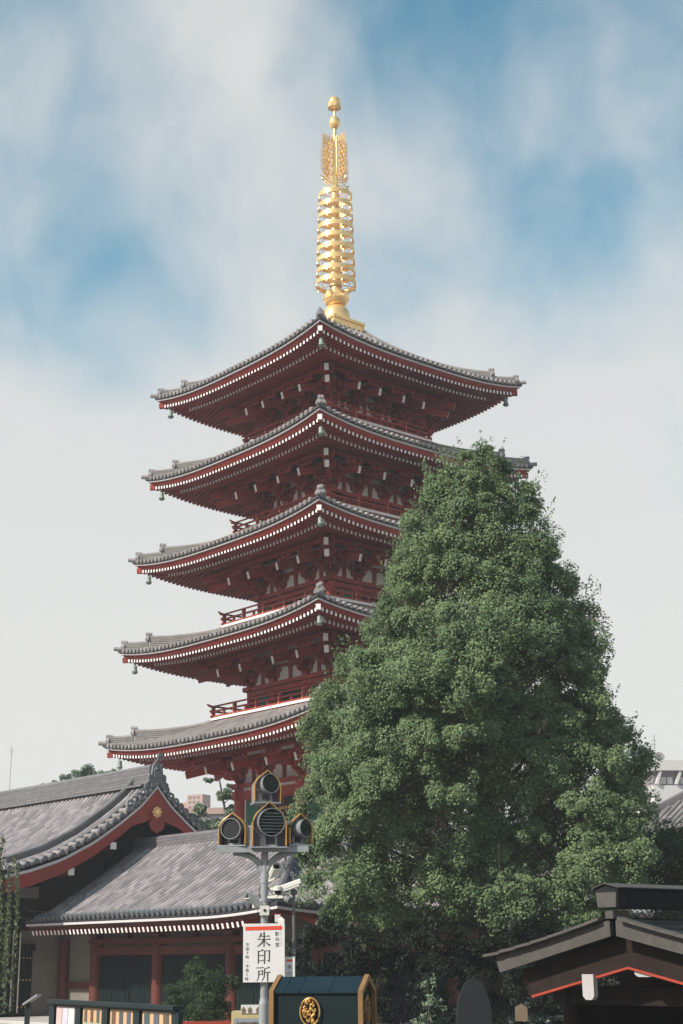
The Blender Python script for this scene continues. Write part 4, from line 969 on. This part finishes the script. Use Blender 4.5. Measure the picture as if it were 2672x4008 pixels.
lt = t_.nodes.new('ShaderNodeMath'); lt.operation = 'LESS_THAN'; lt.inputs[1].default_value = .30; t_.links.new(vo.outputs['Distance'], lt.inputs[0])
trn = t_.nodes.new('ShaderNodeBsdfTransparent'); mxs = t_.nodes.new('ShaderNodeMixShader')
t_.links.new(lt.outputs[0], mxs.inputs[0]); t_.links.new(b_.outputs[0], mxs.inputs[1]); t_.links.new(trn.outputs[0], mxs.inputs[2])
t_.links.new(mxs.outputs[0], t_.nodes['Material Output'].inputs['Surface'])
floodlight(-1.115, 5.125, .37, .43, R(14), .133, .235, R(4), 7, 'uppermost floodlight at the top of the sign pole, louvred drum in gilt-edged cage', dyaw=R(14))
floodlight(-1.065, 4.50, .47, .60, R(8), .190, .335, R(-6), 7, 'largest floodlight in the middle of the pole bracket, bright louvred face', -.14, dyaw=R(10))
floodlight(-1.552, 4.535, .38, .43, R(-10), .142, .205, R(2), 0, 'floodlight at the left end of the pole bracket with a plain dark lens', dyaw=R(-4))
floodlight(-.665, 4.535, .33, .41, R(22), .122, .215, R(0), 7, 'smaller floodlight at the right end of the pole bracket beside the ginkgo', dyaw=R(24))

def cctv(x, y, z, yaw, pitch, ln, wd, label, arm_to):
    e = empty('security_camera', (x, PY + y, z), 0); tag(e, label, 'camera', 'security cameras on the sign pole')
    Mb = RZ(yaw) @ RX(-pitch)
    mb = MB(); mb.box(-wd / 2, wd / 2, -ln / 2, ln / 2, -wd * .42, wd * .36, 0, Mb); mb.build('housing', CRM, e)
    mb = MB(); h2 = wd * .56
    mb.prism([(-h2, -wd * .15), (-h2, wd * .36), (-h2 * .8, wd * .50), (h2 * .8, wd * .50), (h2, wd * .36), (h2, -wd * .15), (h2 * .94, -wd * .15), (h2 * .94, wd * .34), (h2 * .76, wd * .46), (-h2 * .76, wd * .46), (-h2 * .94, wd * .34), (-h2 * .94, -wd * .15)], -ln * .62, ln * .48, lambda p, q, d: Mb @ Vector((p, d, q)))
    mb.build('sun_shield', CRM, e)
    mb = MB(); mb.box(-wd * .36, wd * .36, -ln / 2 - .012, -ln / 2, -wd * .30, wd * .26, 0, Mb); mb.build('front_glass', BLK, e)
    mb = MB(); mb.tube([(0, 0, -wd * .4), (0, 0, -wd * .4 - .05)], .02, 8); mb.tube([(0, 0, -wd * .4 - .05), Vector(arm_to) - Vector((x, PY + y, z))], .018, 8); mb.build('mount', CRM, e)
cctv(-.985, -.06, 4.15, R(22), R(38), .22, .105, 'upper security camera on the sign pole pointing down towards the viewer', (-1.08, PY, 4.02))
cctv(-.775, -.04, 3.955, R(78), R(18), .30, .10, 'long white security camera on the sign pole pointing right', (-1.08, PY, 3.86))
cctv(-1.27, -.06, 3.76, R(-52), R(34), .24, .10, 'lower security camera on the left side of the sign pole', (-1.15, PY, 3.80))
e = empty('dome_camera', (-.935, PY - .05, 3.90)); tag(e, 'small dark dome camera under the right-pointing security camera', 'camera')
mb = MB(); mb.lathe([(0, -.06), (.04, -.045), (.058, 0), (.058, .02)], 16); mb.build('dome', BLK, e, True)
mb = MB(); mb.lathe([(.066, 0), (.066, .05), (.03, .07), (0, .07)], 16); mb.beam((0, 0, -.07), (-.14, .05, -.09), .05, .03); mb.beam((0, 0, .04), (-.14, .05, .02), .03, .03); mb.beam((.08, 0, -.085), (-.14, .05, -.085), .07, .035); mb.build('mount', CRM, e, True)

# signs
def polys(name, plist, mat_, parent, x0, z0, sc, yv):
    """flat print: outlines in sign pixels (x right, y down) laid just proud of the board"""
    mb = MB()
    for pl in plist: mb.add([(x0 + (x) * sc, yv, z0 - y * sc) for x, y in pl], [tuple(range(len(pl)))])
    me = mb.mesh(name, [mat_]); return link(name, me, parent)
def glyphs(name, items, mat_, parent, yv):
    """items: (char, centre x, centre z, size)"""
    bm_ = bmesh.new()
    for ch, x, z, s in items:
        cu = bpy.data.curves.new('glyph', 'FONT'); cu.body = ch; cu.size = 1.0; cu.align_x = 'CENTER'; cu.align_y = 'CENTER'
        ob = bpy.data.objects.new('glyph', cu); col.objects.link(ob)
        bpy.context.view_layer.update()
        me = bpy.data.meshes.new_from_object(ob.evaluated_get(bpy.context.evaluated_depsgraph_get()))
        if len(me.vertices):
            co = np.array([v.co[:] for v in me.vertices]); lo, hi = co.min(0), co.max(0); c_ = (lo + hi) / 2; f_ = s / max(hi[0] - lo[0], hi[1] - lo[1])
            me.transform(Matrix(((f_, 0, 0, x - c_[0] * f_), (0, 0, 0, yv), (0, f_, 0, z - c_[1] * f_), (0, 0, 0, 1))))
            bm_.from_mesh(me)
        bpy.data.objects.remove(ob); bpy.data.curves.remove(cu); bpy.data.meshes.remove(me)
    me = bpy.data.meshes.new(name); bm_.to_mesh(me); bm_.free(); me.materials.append(mat_); return link(name, me, parent)
sg = empty('direction_sign', (-1.412, PY - .09, 3.458)); sg.rotation_euler = (0, R(-.25), 0)
tag(sg, 'large white sign with a red arrow and three big black characters on the pole', 'sign')
SW = .572; SC = SW / 850.
mb = MB(); mb.box(0, SW, 0, .02, -.775, 0); bdm = mb.build('board', SGN, sg)
OX, OY = 265, 185
sh = lambda pl: [(x - OX, y - OY) for x, y in pl]
polys('arrow', [sh([(308, 245), (1025, 237), (1025, 212), (1078, 268), (1026, 335), (1025, 313), (308, 320)])], ARR, sg, 0, 0, SC, -.003)
big = [[(620, 370), (658, 384), (625, 440), (585, 482), (577, 478), (605, 430)], [(614, 430), (760, 430), (790, 414), (810, 436), (808, 443), (608, 443)], [(553, 491), (780, 489), (805, 475), (832, 500), (826, 504), (553, 505)],
       [(674, 352), (718, 359), (710, 375), (703, 640), (680, 650), (680, 372)], [(690, 506), (662, 570), (604, 622), (550, 646), (546, 640), (610, 588), (648, 540), (670, 506)], [(706, 506), (742, 555), (792, 588), (832, 604), (824, 618), (802, 630), (750, 592), (714, 540)],
       [(560, 713), (602, 726), (591, 741), (587, 965), (564, 977), (568, 740)], [(588, 726), (640, 711), (665, 689), (693, 708), (650, 724), (592, 741)], [(587, 808), (645, 810), (665, 794), (687, 815), (680, 821), (587, 822)], [(587, 910), (650, 912), (665, 897), (687, 918), (680, 924), (587, 924)],
       [(718, 717), (788, 717), (805, 706), (828, 728), (790, 731), (718, 731)], [(690, 714), (720, 723), (713, 978), (690, 986), (694, 740)], [(790, 731), (816, 732), (809, 930), (795, 946), (764, 917), (744, 911), (744, 905), (788, 910)],
       [(533, 1049), (650, 1047), (665, 1034), (687, 1052), (680, 1061), (533, 1063)], [(600, 1110), (648, 1110), (660, 1099), (681, 1114), (672, 1122), (600, 1123)], [(650, 1122), (672, 1122), (668, 1196), (650, 1198)], [(597, 1178), (650, 1176), (650, 1190), (597, 1192)],
       [(572, 1105), (600, 1112), (596, 1200), (580, 1270), (545, 1320), (539, 1315), (565, 1260), (574, 1200)], [(718, 1068), (760, 1054), (790, 1031), (818, 1055), (770, 1067), (718, 1079)], [(694, 1064), (718, 1071), (716, 1180), (700, 1252), (650, 1320), (644, 1312), (680, 1250), (691, 1180)],
       [(716, 1138), (780, 1138), (800, 1124), (828, 1148), (822, 1152), (716, 1152)], [(755, 1152), (782, 1152), (779, 1315), (755, 1326)]]
polys('lettering', [sh(p) for p in big], INK, sg, 0, 0, SC, -.003)
q = lambda x, y: ((x - OX) * SC, -(y - OY) * SC)
its = []
for ch, x, y, s in [('影', 962, 395, 88), ('向', 965, 498, 80), ('堂', 965, 605, 84)]: its.append((ch, *q(x, y), s * SC))
for i, ch in enumerate('ようごうどう'): its.append((ch, *q(1044, 365 + i * 52), 30 * SC))
for ch, x, y, s in [('午', 358, 600, 76), ('前', 355, 680, 70), ('8', 352, 757, 46), ('時', 350, 842, 70), ('〜', 350, 925, 44), ('午', 355, 1020, 74), ('後', 353, 1100, 76), ('5', 345, 1180, 48), ('時', 342, 1268, 70)]:
    its.append((ch, *q(x, y), s * SC))
glyphs('small_lettering', its, INK, sg, -.003)
ss = empty('small_direction_sign', (-.842, PY - .02, 3.013)); tag(ss, 'small white sign with a short red arrow beside the large sign', 'sign')
mb = MB(); mb.box(0, .143, 0, .015, -.30, 0); mb.build('board', SGN, ss)
polys('arrow', [[(28, 32), (95, 32), (95, 20), (112, 46), (95, 74), (95, 62), (28, 62)]], ARR, ss, 0.002, 0, .00098, -.003)
glyphs('lettering', [('朱', .072, -.135, .066), ('印', .072, -.222, .066)], INK, ss, -.003)
tp = empty('thin_post', (-.72, PY + .12, 0)); tag(tp, 'thin dark grey post behind the small sign', 'post')
DGY = mat('dark_grey_paint', (.13, .13, .13), .45, .15, 5.)
mb = MB(); mb.tube([(0, 0, 0), (0, 0, 3.86)], .021, 14); mb.build('shaft', DGY, tp, True)
mb = MB()
for z in (3.10, 3.065, 3.02): mb.tube([(0, 0, z - .009), (0, 0, z + .009)], .030, 14)
mb.build('collar', GRY, tp, True)
mb = MB(); mb.lathe([(.021, 3.84), (.05, 3.86), (.055, 3.9), (.02, 3.93), (0, 3.93)], 14); mb.build('cap', DGY, tp, True)
wpst = empty('white_post', (-.905, PY + .35, 0)); tag(wpst, 'white capped wooden post rising behind the large sign', 'post')
mb = MB(); mb.box(-.045, .045, -.045, .045, 0, 3.52); mb.add([(-.045, -.045, 3.52), (.045, -.045, 3.52), (.045, .045, 3.52), (-.045, .045, 3.52), (0, 0, 3.56)], [(0, 1, 4), (1, 2, 4), (2, 3, 4), (3, 0, 4)]); mb.build('shaft', WHT, wpst)

# ------------------------------------------------------------------ teal cabinet with gold medallion
BX = Vector((-.30, 17.0, 0)); bxr = R(-14)
cb = empty('roofed_cabinet', (-.245, 17.05, 0), bxr); tag(cb, 'teal roofed cabinet with shade painted into its dark panels and gold edges and a round gold openwork medallion', 'cabinet')
hw, dpt = .49, .30; ze, zr_ = 2.655, 2.80
end = [(-dpt, 0), (-dpt - .0, ze), (0, zr_), (dpt, ze), (dpt, 0)]
mb = MB(); mb.prism([(p * .95, q if q < 1 else q - .012) for p, q in end], -hw + .02, hw - .02, lambda p, q, d: Vector((d, p, q))); mb.build('body', TEA, cb)
for s, nseg in ((-1, 4), (1, 4)):
    for j in range(nseg):
        x0 = lerp(-hw + .03, hw - .03, [0, .12, .30, .66, 1][j]) + .003; x1 = lerp(-hw + .03, hw - .03, [0, .12, .30, .66, 1][j + 1]) - .003
        mb = MB(); mb.prism([(s * (dpt + .01), ze - .02), (s * (dpt + .01), ze + .004), (0, zr_ + .004), (0, zr_ - .02)], x0, x1, lambda p, q, d: Vector((d, p, q))); mb.build('roof_sheet', TEB, cb)
for s in (-1, 1):
    o2 = [(-dpt - .03, 0), (-dpt - .03, ze + .01), (0, zr_ + .025), (dpt + .03, ze + .01), (dpt + .03, 0), (dpt - .02, 0), (dpt - .02, ze - .03), (0, zr_ - .035), (-dpt + .02, ze - .03), (-dpt + .02, 0)]
    mb = MB(); mb.prism(o2, s * hw - .025, s * hw + .025, lambda p, q, d: Vector((d, p, q))); mb.build('edge_frame', WDG, cb)
def medallion(parent, Mx, rx, rz):
    mb = MB(); pt = lambda a, k=1.: Mx @ Vector((rx * k * math.cos(a), 0, rz * k * math.sin(a)))
    mb.tube([pt(a) for a in np.linspace(0, 2 * math.pi, 33)], .0085, 6, cap=False); rq = random.Random(5)
    for cx, cz, r0, a0, a1 in [(-.4, -.25, .32, 0, 8), (.0, -.1, .2, 2, 7), (.35, -.45, .25, 1, 6), (-.35, .25, .22, 2, 6.5), (.15, .35, .25, 0, 5), (.5, .15, .2, 3, 8), (.25, -.75, .16, 0, 6), (-.2, .65, .28, 1, 5), (.45, .55, .2, 2, 6), (-.1, -.55, .2, 3, 8), (-.65, -.05, .18, 0, 5), (.05, .1, .16, 0, 6)]:
        mb.tube([Mx @ Vector((rx * (cx + r0 * (1 - .09 * i) * math.cos(a)), -.002, rz * (cz + r0 * (1 - .09 * i) * math.sin(a)))) for i, a in enumerate(np.linspace(a0, a1, 10))], [.013, .013, .012, .011, .011, .01, .009, .008, .007, .006], 6)
    for cx, cz, r0 in [(-.35, .72, .22), (-.05, .80, .16), (.2, -.35, .16), (.4, -.15, .14), (-.6, .3, .14), (.05, -.25, .12)]:
        mb.lathe([(0, .012), (r0 * .6, .008), (r0, 0)], 7, M=Mx @ T((rx * cx, 0, rz * cz)) @ RX(math.pi / 2) @ Matrix.Diagonal((rx, rz, 1, 1)))
    return mb.build('medallion', GMD, parent, True)
GMD = mat('aged_gold', (.50, .27, .07), .45, .2, 30., metal=.3)
medallion(cb, T((-.065, -dpt - .012, 2.45)), .107, .140)
medallion(cb, T((hw + .0, .0, 2.46)) @ RZ(math.pi / 2), .14, .14).data.materials[0] = WDG

# ------------------------------------------------------------------ dark gabled pavilion at the lower right
pv = empty('gabled_pavilion', (4.332, 25.0, 0), ROT); tag(pv, 'dark low-pitched gabled pavilion roof at the lower right with vermilion-edged bargeboards', 'pavilion')
SLP = .215; PZ = 3.56; LEN = 6.0
def pzf(s): return PZ - abs(s) * SLP * (1 - .0 * abs(s)) + .018 * (abs(s) - 1.4) ** 2
mb = MB()
for s in (-1, 1):
    mb.grid([[Vector((s * d, y, pzf(d) - .02)) for d in np.linspace(0, 2.8, 10)] for y in (0, LEN)]); mb.grid([[Vector((s * d, y, pzf(d) - .12)) for d in np.linspace(0, 2.75, 10)] for y in (.02, LEN)])
proof = mb.build('roof', SHG, pv)
for s in (-1, 1):
    for j in range(7):
        d0, d1 = .2 + j * .37, .2 + (j + 1) * .37 + .015; mb = MB()
        mb.beam((s * d1, -.09, pzf(d1) + .012), (s * d0, -.09, pzf(d0) + .018 - .004 * j), .18, .045); mb.build('verge_tile', TAN, proof)
        mb = MB(); mb.add([(s * d0, .0, pzf(d0) + .02), (s * d1, .0, pzf(d1) + .03), (s * d1, LEN, pzf(d1) + .03), (s * d0, LEN, pzf(d0) + .02)], [(0, 1, 2, 3)]); mb.build('roof_course', SHG, proof)
for s in (-1, 1):
    mb = MB(); A = [(s * .06, PZ - .02), (s * 2.62, pzf(2.62) - .04), (s * 2.54, pzf(2.6) - .30), (s * .06, PZ - .27)]
    mb.prism(A, -.05, .03, lambda p, q, d: Vector((p, d, q))); mb.build('bargeboard', TAN, pv)
    mb = MB(); mb.prism([(s * .0, PZ - .28), (s * 2.3, pzf(2.3) - .30), (s * 2.12, pzf(2.12) - .76), (s * 0, PZ - .74)], .28, .34, lambda p, q, d: Vector((p, d, q))); ib = mb.build('inner_board', DRK, pv)
    mb = MB(); mb.prism([(s * .0, PZ - .742), (s * 2.12, pzf(2.12) - .762), (s * 2.11, pzf(2.12) - .80), (s * 0, PZ - .78)], .26, .36, lambda p, q, d: Vector((p, d, q))); mb.build('vermilion_edge', REDB, ib)
mb = MB(); mb.prism([(-.23, 3.72), (-.26, 3.98), (-.28, 4.03), (-.05, 4.09), (.22, 4.03), (.20, 3.98), (.18, 3.72)], -.12, LEN, lambda p, q, d: Vector((p, d, q))); rd = mb.build('ridge', SHG, pv)
mb = MB(); mb.prism([(-.21, 3.735), (-.24, 3.97), (.18, 3.97), (.16, 3.735)], -.14, -.122, lambda p, q, d: Vector((p, d, q))); mb.build('ridge_face', TAN, rd)
mb = MB(); mb.prism([(-.30, 4.03), (-.05, 4.105), (.25, 4.03), (.25, 4.045), (-.05, 4.12), (-.30, 4.045)], -.16, LEN, lambda p, q, d: Vector((p, d, q))); mb.build('ridge_cap', TAN, rd)
mb = MB(); mb.box(-.10, .06, -.10, .3, 3.56, 3.68); mb.build('ridge_block', TAN, rd)
for x, z0, z1, wd in ((-.80, 2.30, 2.70, .24),):
    mb = MB(); mb.prism([(x - wd / 2, z1), (x - wd / 2, z0 + .06), (x - wd / 2 + .06, z0), (x + wd / 2 - .05, z0), (x + wd / 2, z0 + .06), (x + wd / 2, z1)], .2, .30, lambda p, q, d: Vector((p, d, q))); mb.build('white_beam_end', OWH, pv)
mb = MB(); mb.prism([(.10, 2.86), (.10, 2.70), (.17, 2.66), (.45, 2.66), (.50, 2.70), (.50, 2.82), (.30, 2.88)], .30, .40, lambda p, q, d: Vector((p, d, q))); mb.build('white_beam_end', OWH, pv)
for x in (-1.9, 1.9):
    for y in (1.0, 5.0):
        mb = MB(); mb.tube([(x, y, 0), (x, y, pzf(1.9) - .2)], .14, 12); mb.build('column', DRK, pv, True)
mb = MB(); mb.box(-2.2, 2.2, .9, 1.1, 2.2, 2.5); mb.box(-2.2, 2.2, 4.9, 5.1, 2.2, 2.5); mb.build('frame_beam', DRK, pv)
mb = MB(); mb.add([(x, 3.2, pzf(abs(x)) - .1) for x in np.linspace(-2.6, 2.6, 9)] + [(2.6, 3.2, 0), (-2.6, 3.2, 0)], [tuple(range(11))]); mb.build('back_shade_wall', DRK, pv)  # dark sheet added so the space under the roof goes black
mb = MB(); mb.box(-2.05, -1.95, 1.0, 3.2, 0, 2.3); mb.box(-2.0, 2.0, .95, 1.05, 0, 1.75); mb.build('lower_shade_wall', DRK, pv)  # dark walls added to hide bright ground beneath the roof

pl = empty('wooden_plaque', (2.885, 26, 0)); tag(pl, 'small house-shaped wooden plaque on a post left of the pavilion', 'plaque')
mb = MB(); mb.prism([(-.10, 1.97), (-.10, 2.19), (0, 2.24), (.10, 2.19), (.10, 1.97)], -.02, .02, lambda p, q, d: Vector((p, d, q))); mb.build('board', WOD, pl)
mb = MB(); mb.box(-.03, .03, .02, .06, 0, 2.1); mb.build('post', DRK, pl)
mo = empty('stone_monument', (2.43, 30, 0)); tag(mo, 'dim rounded grey standing stone under the ginkgo', 'monument')
STD = mat('dark_stone', (.014, .017, .019), .85, .25, 2.0, bump=.6, bscale=6)
mb = MB(); mb.prism([(-.36, .3), (-.36, 1.6), (-.30, 2.2), (-.16, 2.5), (0, 2.6), (.16, 2.52), (.30, 2.2), (.35, 1.6), (.36, .3)], -.12, .12, lambda p, q, d: Vector((p, d, q))); mb.build('slab', STD, mo)
mb = MB(); mb.box(-.6, .6, -.35, .35, 0, .3); mb.build('base', STD, mo)

# ------------------------------------------------------------------ notice board, vending machine, small things
BA, BB = Vector((-6.70, 35.9, 0)), Vector((-3.28, 30.3, 0)); bl = (BB - BA).length
nb_ = empty('notice_board', BA, math.atan2(BB.y - BA.y, BB.x - BA.x)); tag(nb_, 'long dark-framed notice board with four panels of pictures at the bottom left', 'notice board')
GRF = mat('board_frame', (.010, .020, .020), .5, .2, 4.)
mb = MB(); mb.box(-.1, bl + .1, -.10, .15, 2.06, 2.14); mb.box(-.05, bl + .05, -.03, .08, 2.02, 2.06); mb.build('header', GRF, nb_)
mb = MB(); mb.box(0, bl, .05, .09, .5, 2.03); mb.build('backing', GRF, nb_)
edges = [0, .24, .47, .72, 1.0]
for j, t0 in enumerate(edges):
    mb = MB(); x = t0 * bl; mb.box(x - .15, x + .15, .0, .1, 0, 2.03); mb.build('post', GRF, nb_)
PNK = mat('pink_paper', (.62, .45, .42), .7, .12, 3.); LIL = mat('lilac_paper', (.55, .52, .58), .7, .12, 6.); ORG = mat('orange_backing', (.60, .36, .20), .7, .08, 3.)
PHO = [mat('photo_print_%d' % i, c, .5, .30, 16.) for i, c in enumerate([(.10, .11, .14), (.12, .10, .07), (.16, .08, .05), (.07, .10, .10)])]
CAPT = mat('caption_strip', (.30, .46, .40), .6, .08, 6.)
for j in range(4):
    x0, x1 = edges[j] * bl + .24, edges[j + 1] * bl - .24
    if j == 0:
        mb = MB(); mb.box(x0, x1, .035, .05, .6, 2.0); pn = mb.build('panel', PNK, nb_)
        for i in range(3):
            a, b = lerp(x0, x1, i / 3) + .02, lerp(x0, x1, (i + 1) / 3) - .02
            mb = MB(); mb.box(a, b, .022, .034, .65, 1.98); mb.build('poster', [PNK, LIL, SGN][i], pn)
    else:
        mb = MB(); mb.box(x0, x1, .035, .05, .6, 2.0); pn = mb.build('panel', ORG, nb_)
        for r_ in range(3):
            for i in range(3):
                a, b = lerp(x0, x1, i / 3) + .10, lerp(x0, x1, (i + 1) / 3) - .10; zt = 1.97 - r_ * .40
                mb = MB(); mb.box(a, b, .024, .034, zt - .26, zt); ph = mb.build('photo', PHO[(i + r_ + j) % 4], pn)
                mb = MB(); mb.box(a, b, .024, .034, zt - .33, zt - .262); mb.build('caption', CAPT, ph)
vm = empty('vending_machine', (-2.09, 34.7, 0)); tag(vm, 'cream vending machine with rows of bottles behind the sign pole', 'vending machine')
vw = .43
mb = MB(); mb.box(-vw, vw, 0, .7, .05, 1.88); mb.build('cabinet', CRE, vm)
mb = MB(); mb.box(-vw + .06, vw - .08, -.006, .004, .95, 1.74); ds_ = mb.build('display', mat('display_back', (.30, .31, .33), .5, .1, 4.), vm)
BTL = [mat('bottle_%d' % i, c, .3, .1, 9.) for i, c in enumerate([(.10, .12, .12), (.07, .08, .09), (.20, .05, .04), (.22, .20, .12)])]
for r_ in range(2):
    for i in range(11):
        x = lerp(-vw + .14, vw - .16, i / 10); z0 = 1.47 - r_ * .36
        mb = MB(); mb.lathe([(0, 0), (.024, 0), (.024, .13), (.012, .17), (.012, .2), (0, .2)], 8, (x, -.03, z0)); mb.build('bottle', BTL[(i * 3 + r_) % 4], ds_, True)
    mb = MB(); mb.box(-vw + .10, vw - .12, -.06, -.005, 1.42 - r_ * .36, 1.465 - r_ * .36); sh_ = mb.build('shelf', mat('shelf_blue', (.06, .10, .30), .5, .1, 4.), ds_)
    for i in range(11):
        x = lerp(-vw + .14, vw - .16, i / 10); mb = MB(); mb.lathe([(0, .01), (.018, .008), (.018, 0)], 8, M=T((x, -.06, 1.40 - r_ * .36)) @ RX(math.pi / 2)); mb.build('button', WHT, ds_)
mb = MB(); mb.box(-.22, .26, -.02, .0, 1.84, 2.02); mb.build('topper_card', SGN, vm)
for x in (-.16, -.02, .16):
    mb = MB(); mb.prism([(x - .04, 1.85), (x - .05, 1.92), (x, 1.98), (x + .05, 1.92), (x + .04, 1.85)], -.025, -.021, lambda p, q, d: Vector((p, d, q))); mb.build('printed_picture', WOD, vm)
mb = MB(); mb.box(-vw + .05, vw - .05, -.01, .0, .25, .45); mb.build('delivery_flap', BLK, vm)
ip = empty('slanted_plate_post', (-6.66, 33, 0)); tag(ip, 'dark post topped by a slanted reading plate at the bottom left', 'information post')
mb = MB(); mb.box(-.05, .05, -.04, .04, 0, 2.18); mb.build('post', GRF, ip)
mb = MB(); mb.box(-.06, .30, -.25, .25, -.025, .005, 0, T((-.02, 0, 2.15)) @ RY(R(-33))); mb.build('plate', GRY, ip)
mb = MB(); mb.box(-.05, .29, -.24, .24, .006, .012, 0, T((-.02, 0, 2.15)) @ RY(R(-33))); mb.build('plate_face', SGN, ip)
rbn = empty('red_barrier', (-4.15, 37.5, 0), R(-4)); tag(rbn, 'low vermilion wooden barrier below the small garden tree', 'barrier')
for i in range(6):
    mb = MB(); mb.box(-.9 + i * .46, -.9 + i * .46 + .42, -.02, .02, .25, 1.58); mb.build('panel', REDB, rbn)
mb = MB(); mb.box(-.95, 1.90, -.05, .05, 1.48, 1.56); mb.box(-.95, 1.90, -.05, .05, .3, .4); mb.build('rail', REDB, rbn)

# ------------------------------------------------------------------ far buildings and masts
bt = empty('brick_tower_block', (-31.6, 330, 0), R(-28)); tag(bt, 'distant reddish-brown tower block between the gable and the pagoda', 'building')
mb = MB(); mb.box(-2.0, 2.0, -1.6, 1.6, 0, 37.1); mb.box(-3.4, -2.0, -1.4, 1.2, 0, 35.6); mb.build('wall', BRK, bt)
for i in range(4):
    for j in range(3):
        mb = MB(); mb.box(-1.5 + j * 1.1, -.9 + j * 1.1, -1.63, -1.6, 33.2 + i * 1.0, 33.7 + i * 1.0); mb.build('window', GLS, bt)
lb = empty('long_grey_building', (-17, 200, 0), R(-4)); tag(lb, 'distant long low grey building below the brown tower', 'building')
mb = MB(); mb.box(-8, 9, 0, 12, 0, 21.2); mb.build('wall', GRB, lb)
mb = MB(); mb.box(-8.2, 9.2, -.3, 12, 21.2, 22.0); mb.build('parapet', BRK, lb)
for i in range(12):
    mb = MB(); mb.box(-7.2 + i * 1.35, -6.3 + i * 1.35, -.04, .02, 18.6, 20.2); wn = mb.build('window', GLS, lb)
    mb = MB(); mb.box(-7.3 + i * 1.35, -6.2 + i * 1.35, -.10, -.02, 18.45, 18.6); mb.build('sill', WHB, wn)
wbld = empty('white_office_building', (44.5, 180, 0), R(6)); tag(wbld, 'distant white building with a satellite dish at the right edge', 'building')
mb = MB(); mb.box(-8, 12, 0, 14, 0, 22.2); mb.build('wall', WHB, wbld)
mb = MB(); mb.box(-8.3, 12.3, -.5, 14, 23.9, 25.1); mb.build('roof', WHB, wbld)
mb = MB(); mb.box(-7.8, 12, .5, 13.8, 22.2, 23.9); mb.build('recessed_storey', GRB, wbld)
for i in range(8):
    mb = MB(); mb.beam((-7.6 + i * 2.4, -.1, 22.3), (-7.0 + i * 2.4, -.1, 23.95), .5, .3); mb.build('slanted_pier', WHB, wbld)
    for a in (0, 1):
        mb = MB(); mb.box(-6.9 + i * 2.4 + a * .8, -6.25 + i * 2.4 + a * .8, .42, .48, 22.4, 23.2); mb.build('window', WHB, wbld)
sd = empty('satellite_dish', (37.9, 181, 25.1)); tag(sd, 'grey satellite dish on the white building roof', 'satellite dish')
mb = MB(); mb.lathe([(0, 0), (.35, .04), (.62, .16), (.60, .18), (.33, .08), (0, .04)], 18, M=T((0, 0, .62)) @ RX(R(62))); mb.build('dish', GRB, sd, True)
mb = MB(); mb.tube([(0, 0, 0), (0, 0, .6)], .06, 8); mb.tube([(0, 0, .6), (0, -.5, .7)], .03, 6); mb.build('mount', GRB, sd)
for nm_, x, z0, z1, y, lab in (('radio_mast', 36.75, 24.0, 27.8, 190, 'shorter thin mast above the ginkgo edge at right'), ('radio_mast', 38.25, 24.0, 28.95, 185, 'taller thin mast left of the satellite dish'), ('radio_mast', -55.2, 28., 37.2, 250, 'very thin lattice mast rising at the far left')):
    e = empty(nm_, (x, y, 0)); tag(e, lab, 'mast', 'distant masts')
    mb = MB(); mb.tube([(0, 0, 0), (0, 0, z1)], .05, 6); mb.build('shaft', GRB, e)
    mb = MB(); mb.tube([(-.35, 0, z1 - .7), (.35, 0, z1 - .7)], .03, 5); mb.tube([(-.25, 0, z1 - 1.2), (.25, 0, z1 - 1.2)], .03, 5); mb.build('aerial', GRB, e)

# ------------------------------------------------------------------ thin summer haze in the air
hz = MB(); hz.box(-440, 440, -80, 720, -1.0, 58.0)
hm = bpy.data.materials.new('haze'); hm.use_nodes = True; ht = hm.node_tree; ht.nodes.clear()
ho = ht.nodes.new('ShaderNodeOutputMaterial'); hv = ht.nodes.new('ShaderNodeVolumePrincipled')
hv.inputs['Color'].default_value = (.93, .94, 1.0, 1); hv.inputs['Density'].default_value = 0.0006; hv.inputs['Anisotropy'].default_value = 0.0
ht.links.new(hv.outputs[0], ho.inputs['Volume'])
tag(hz.build('haze', hm), kind='stuff')
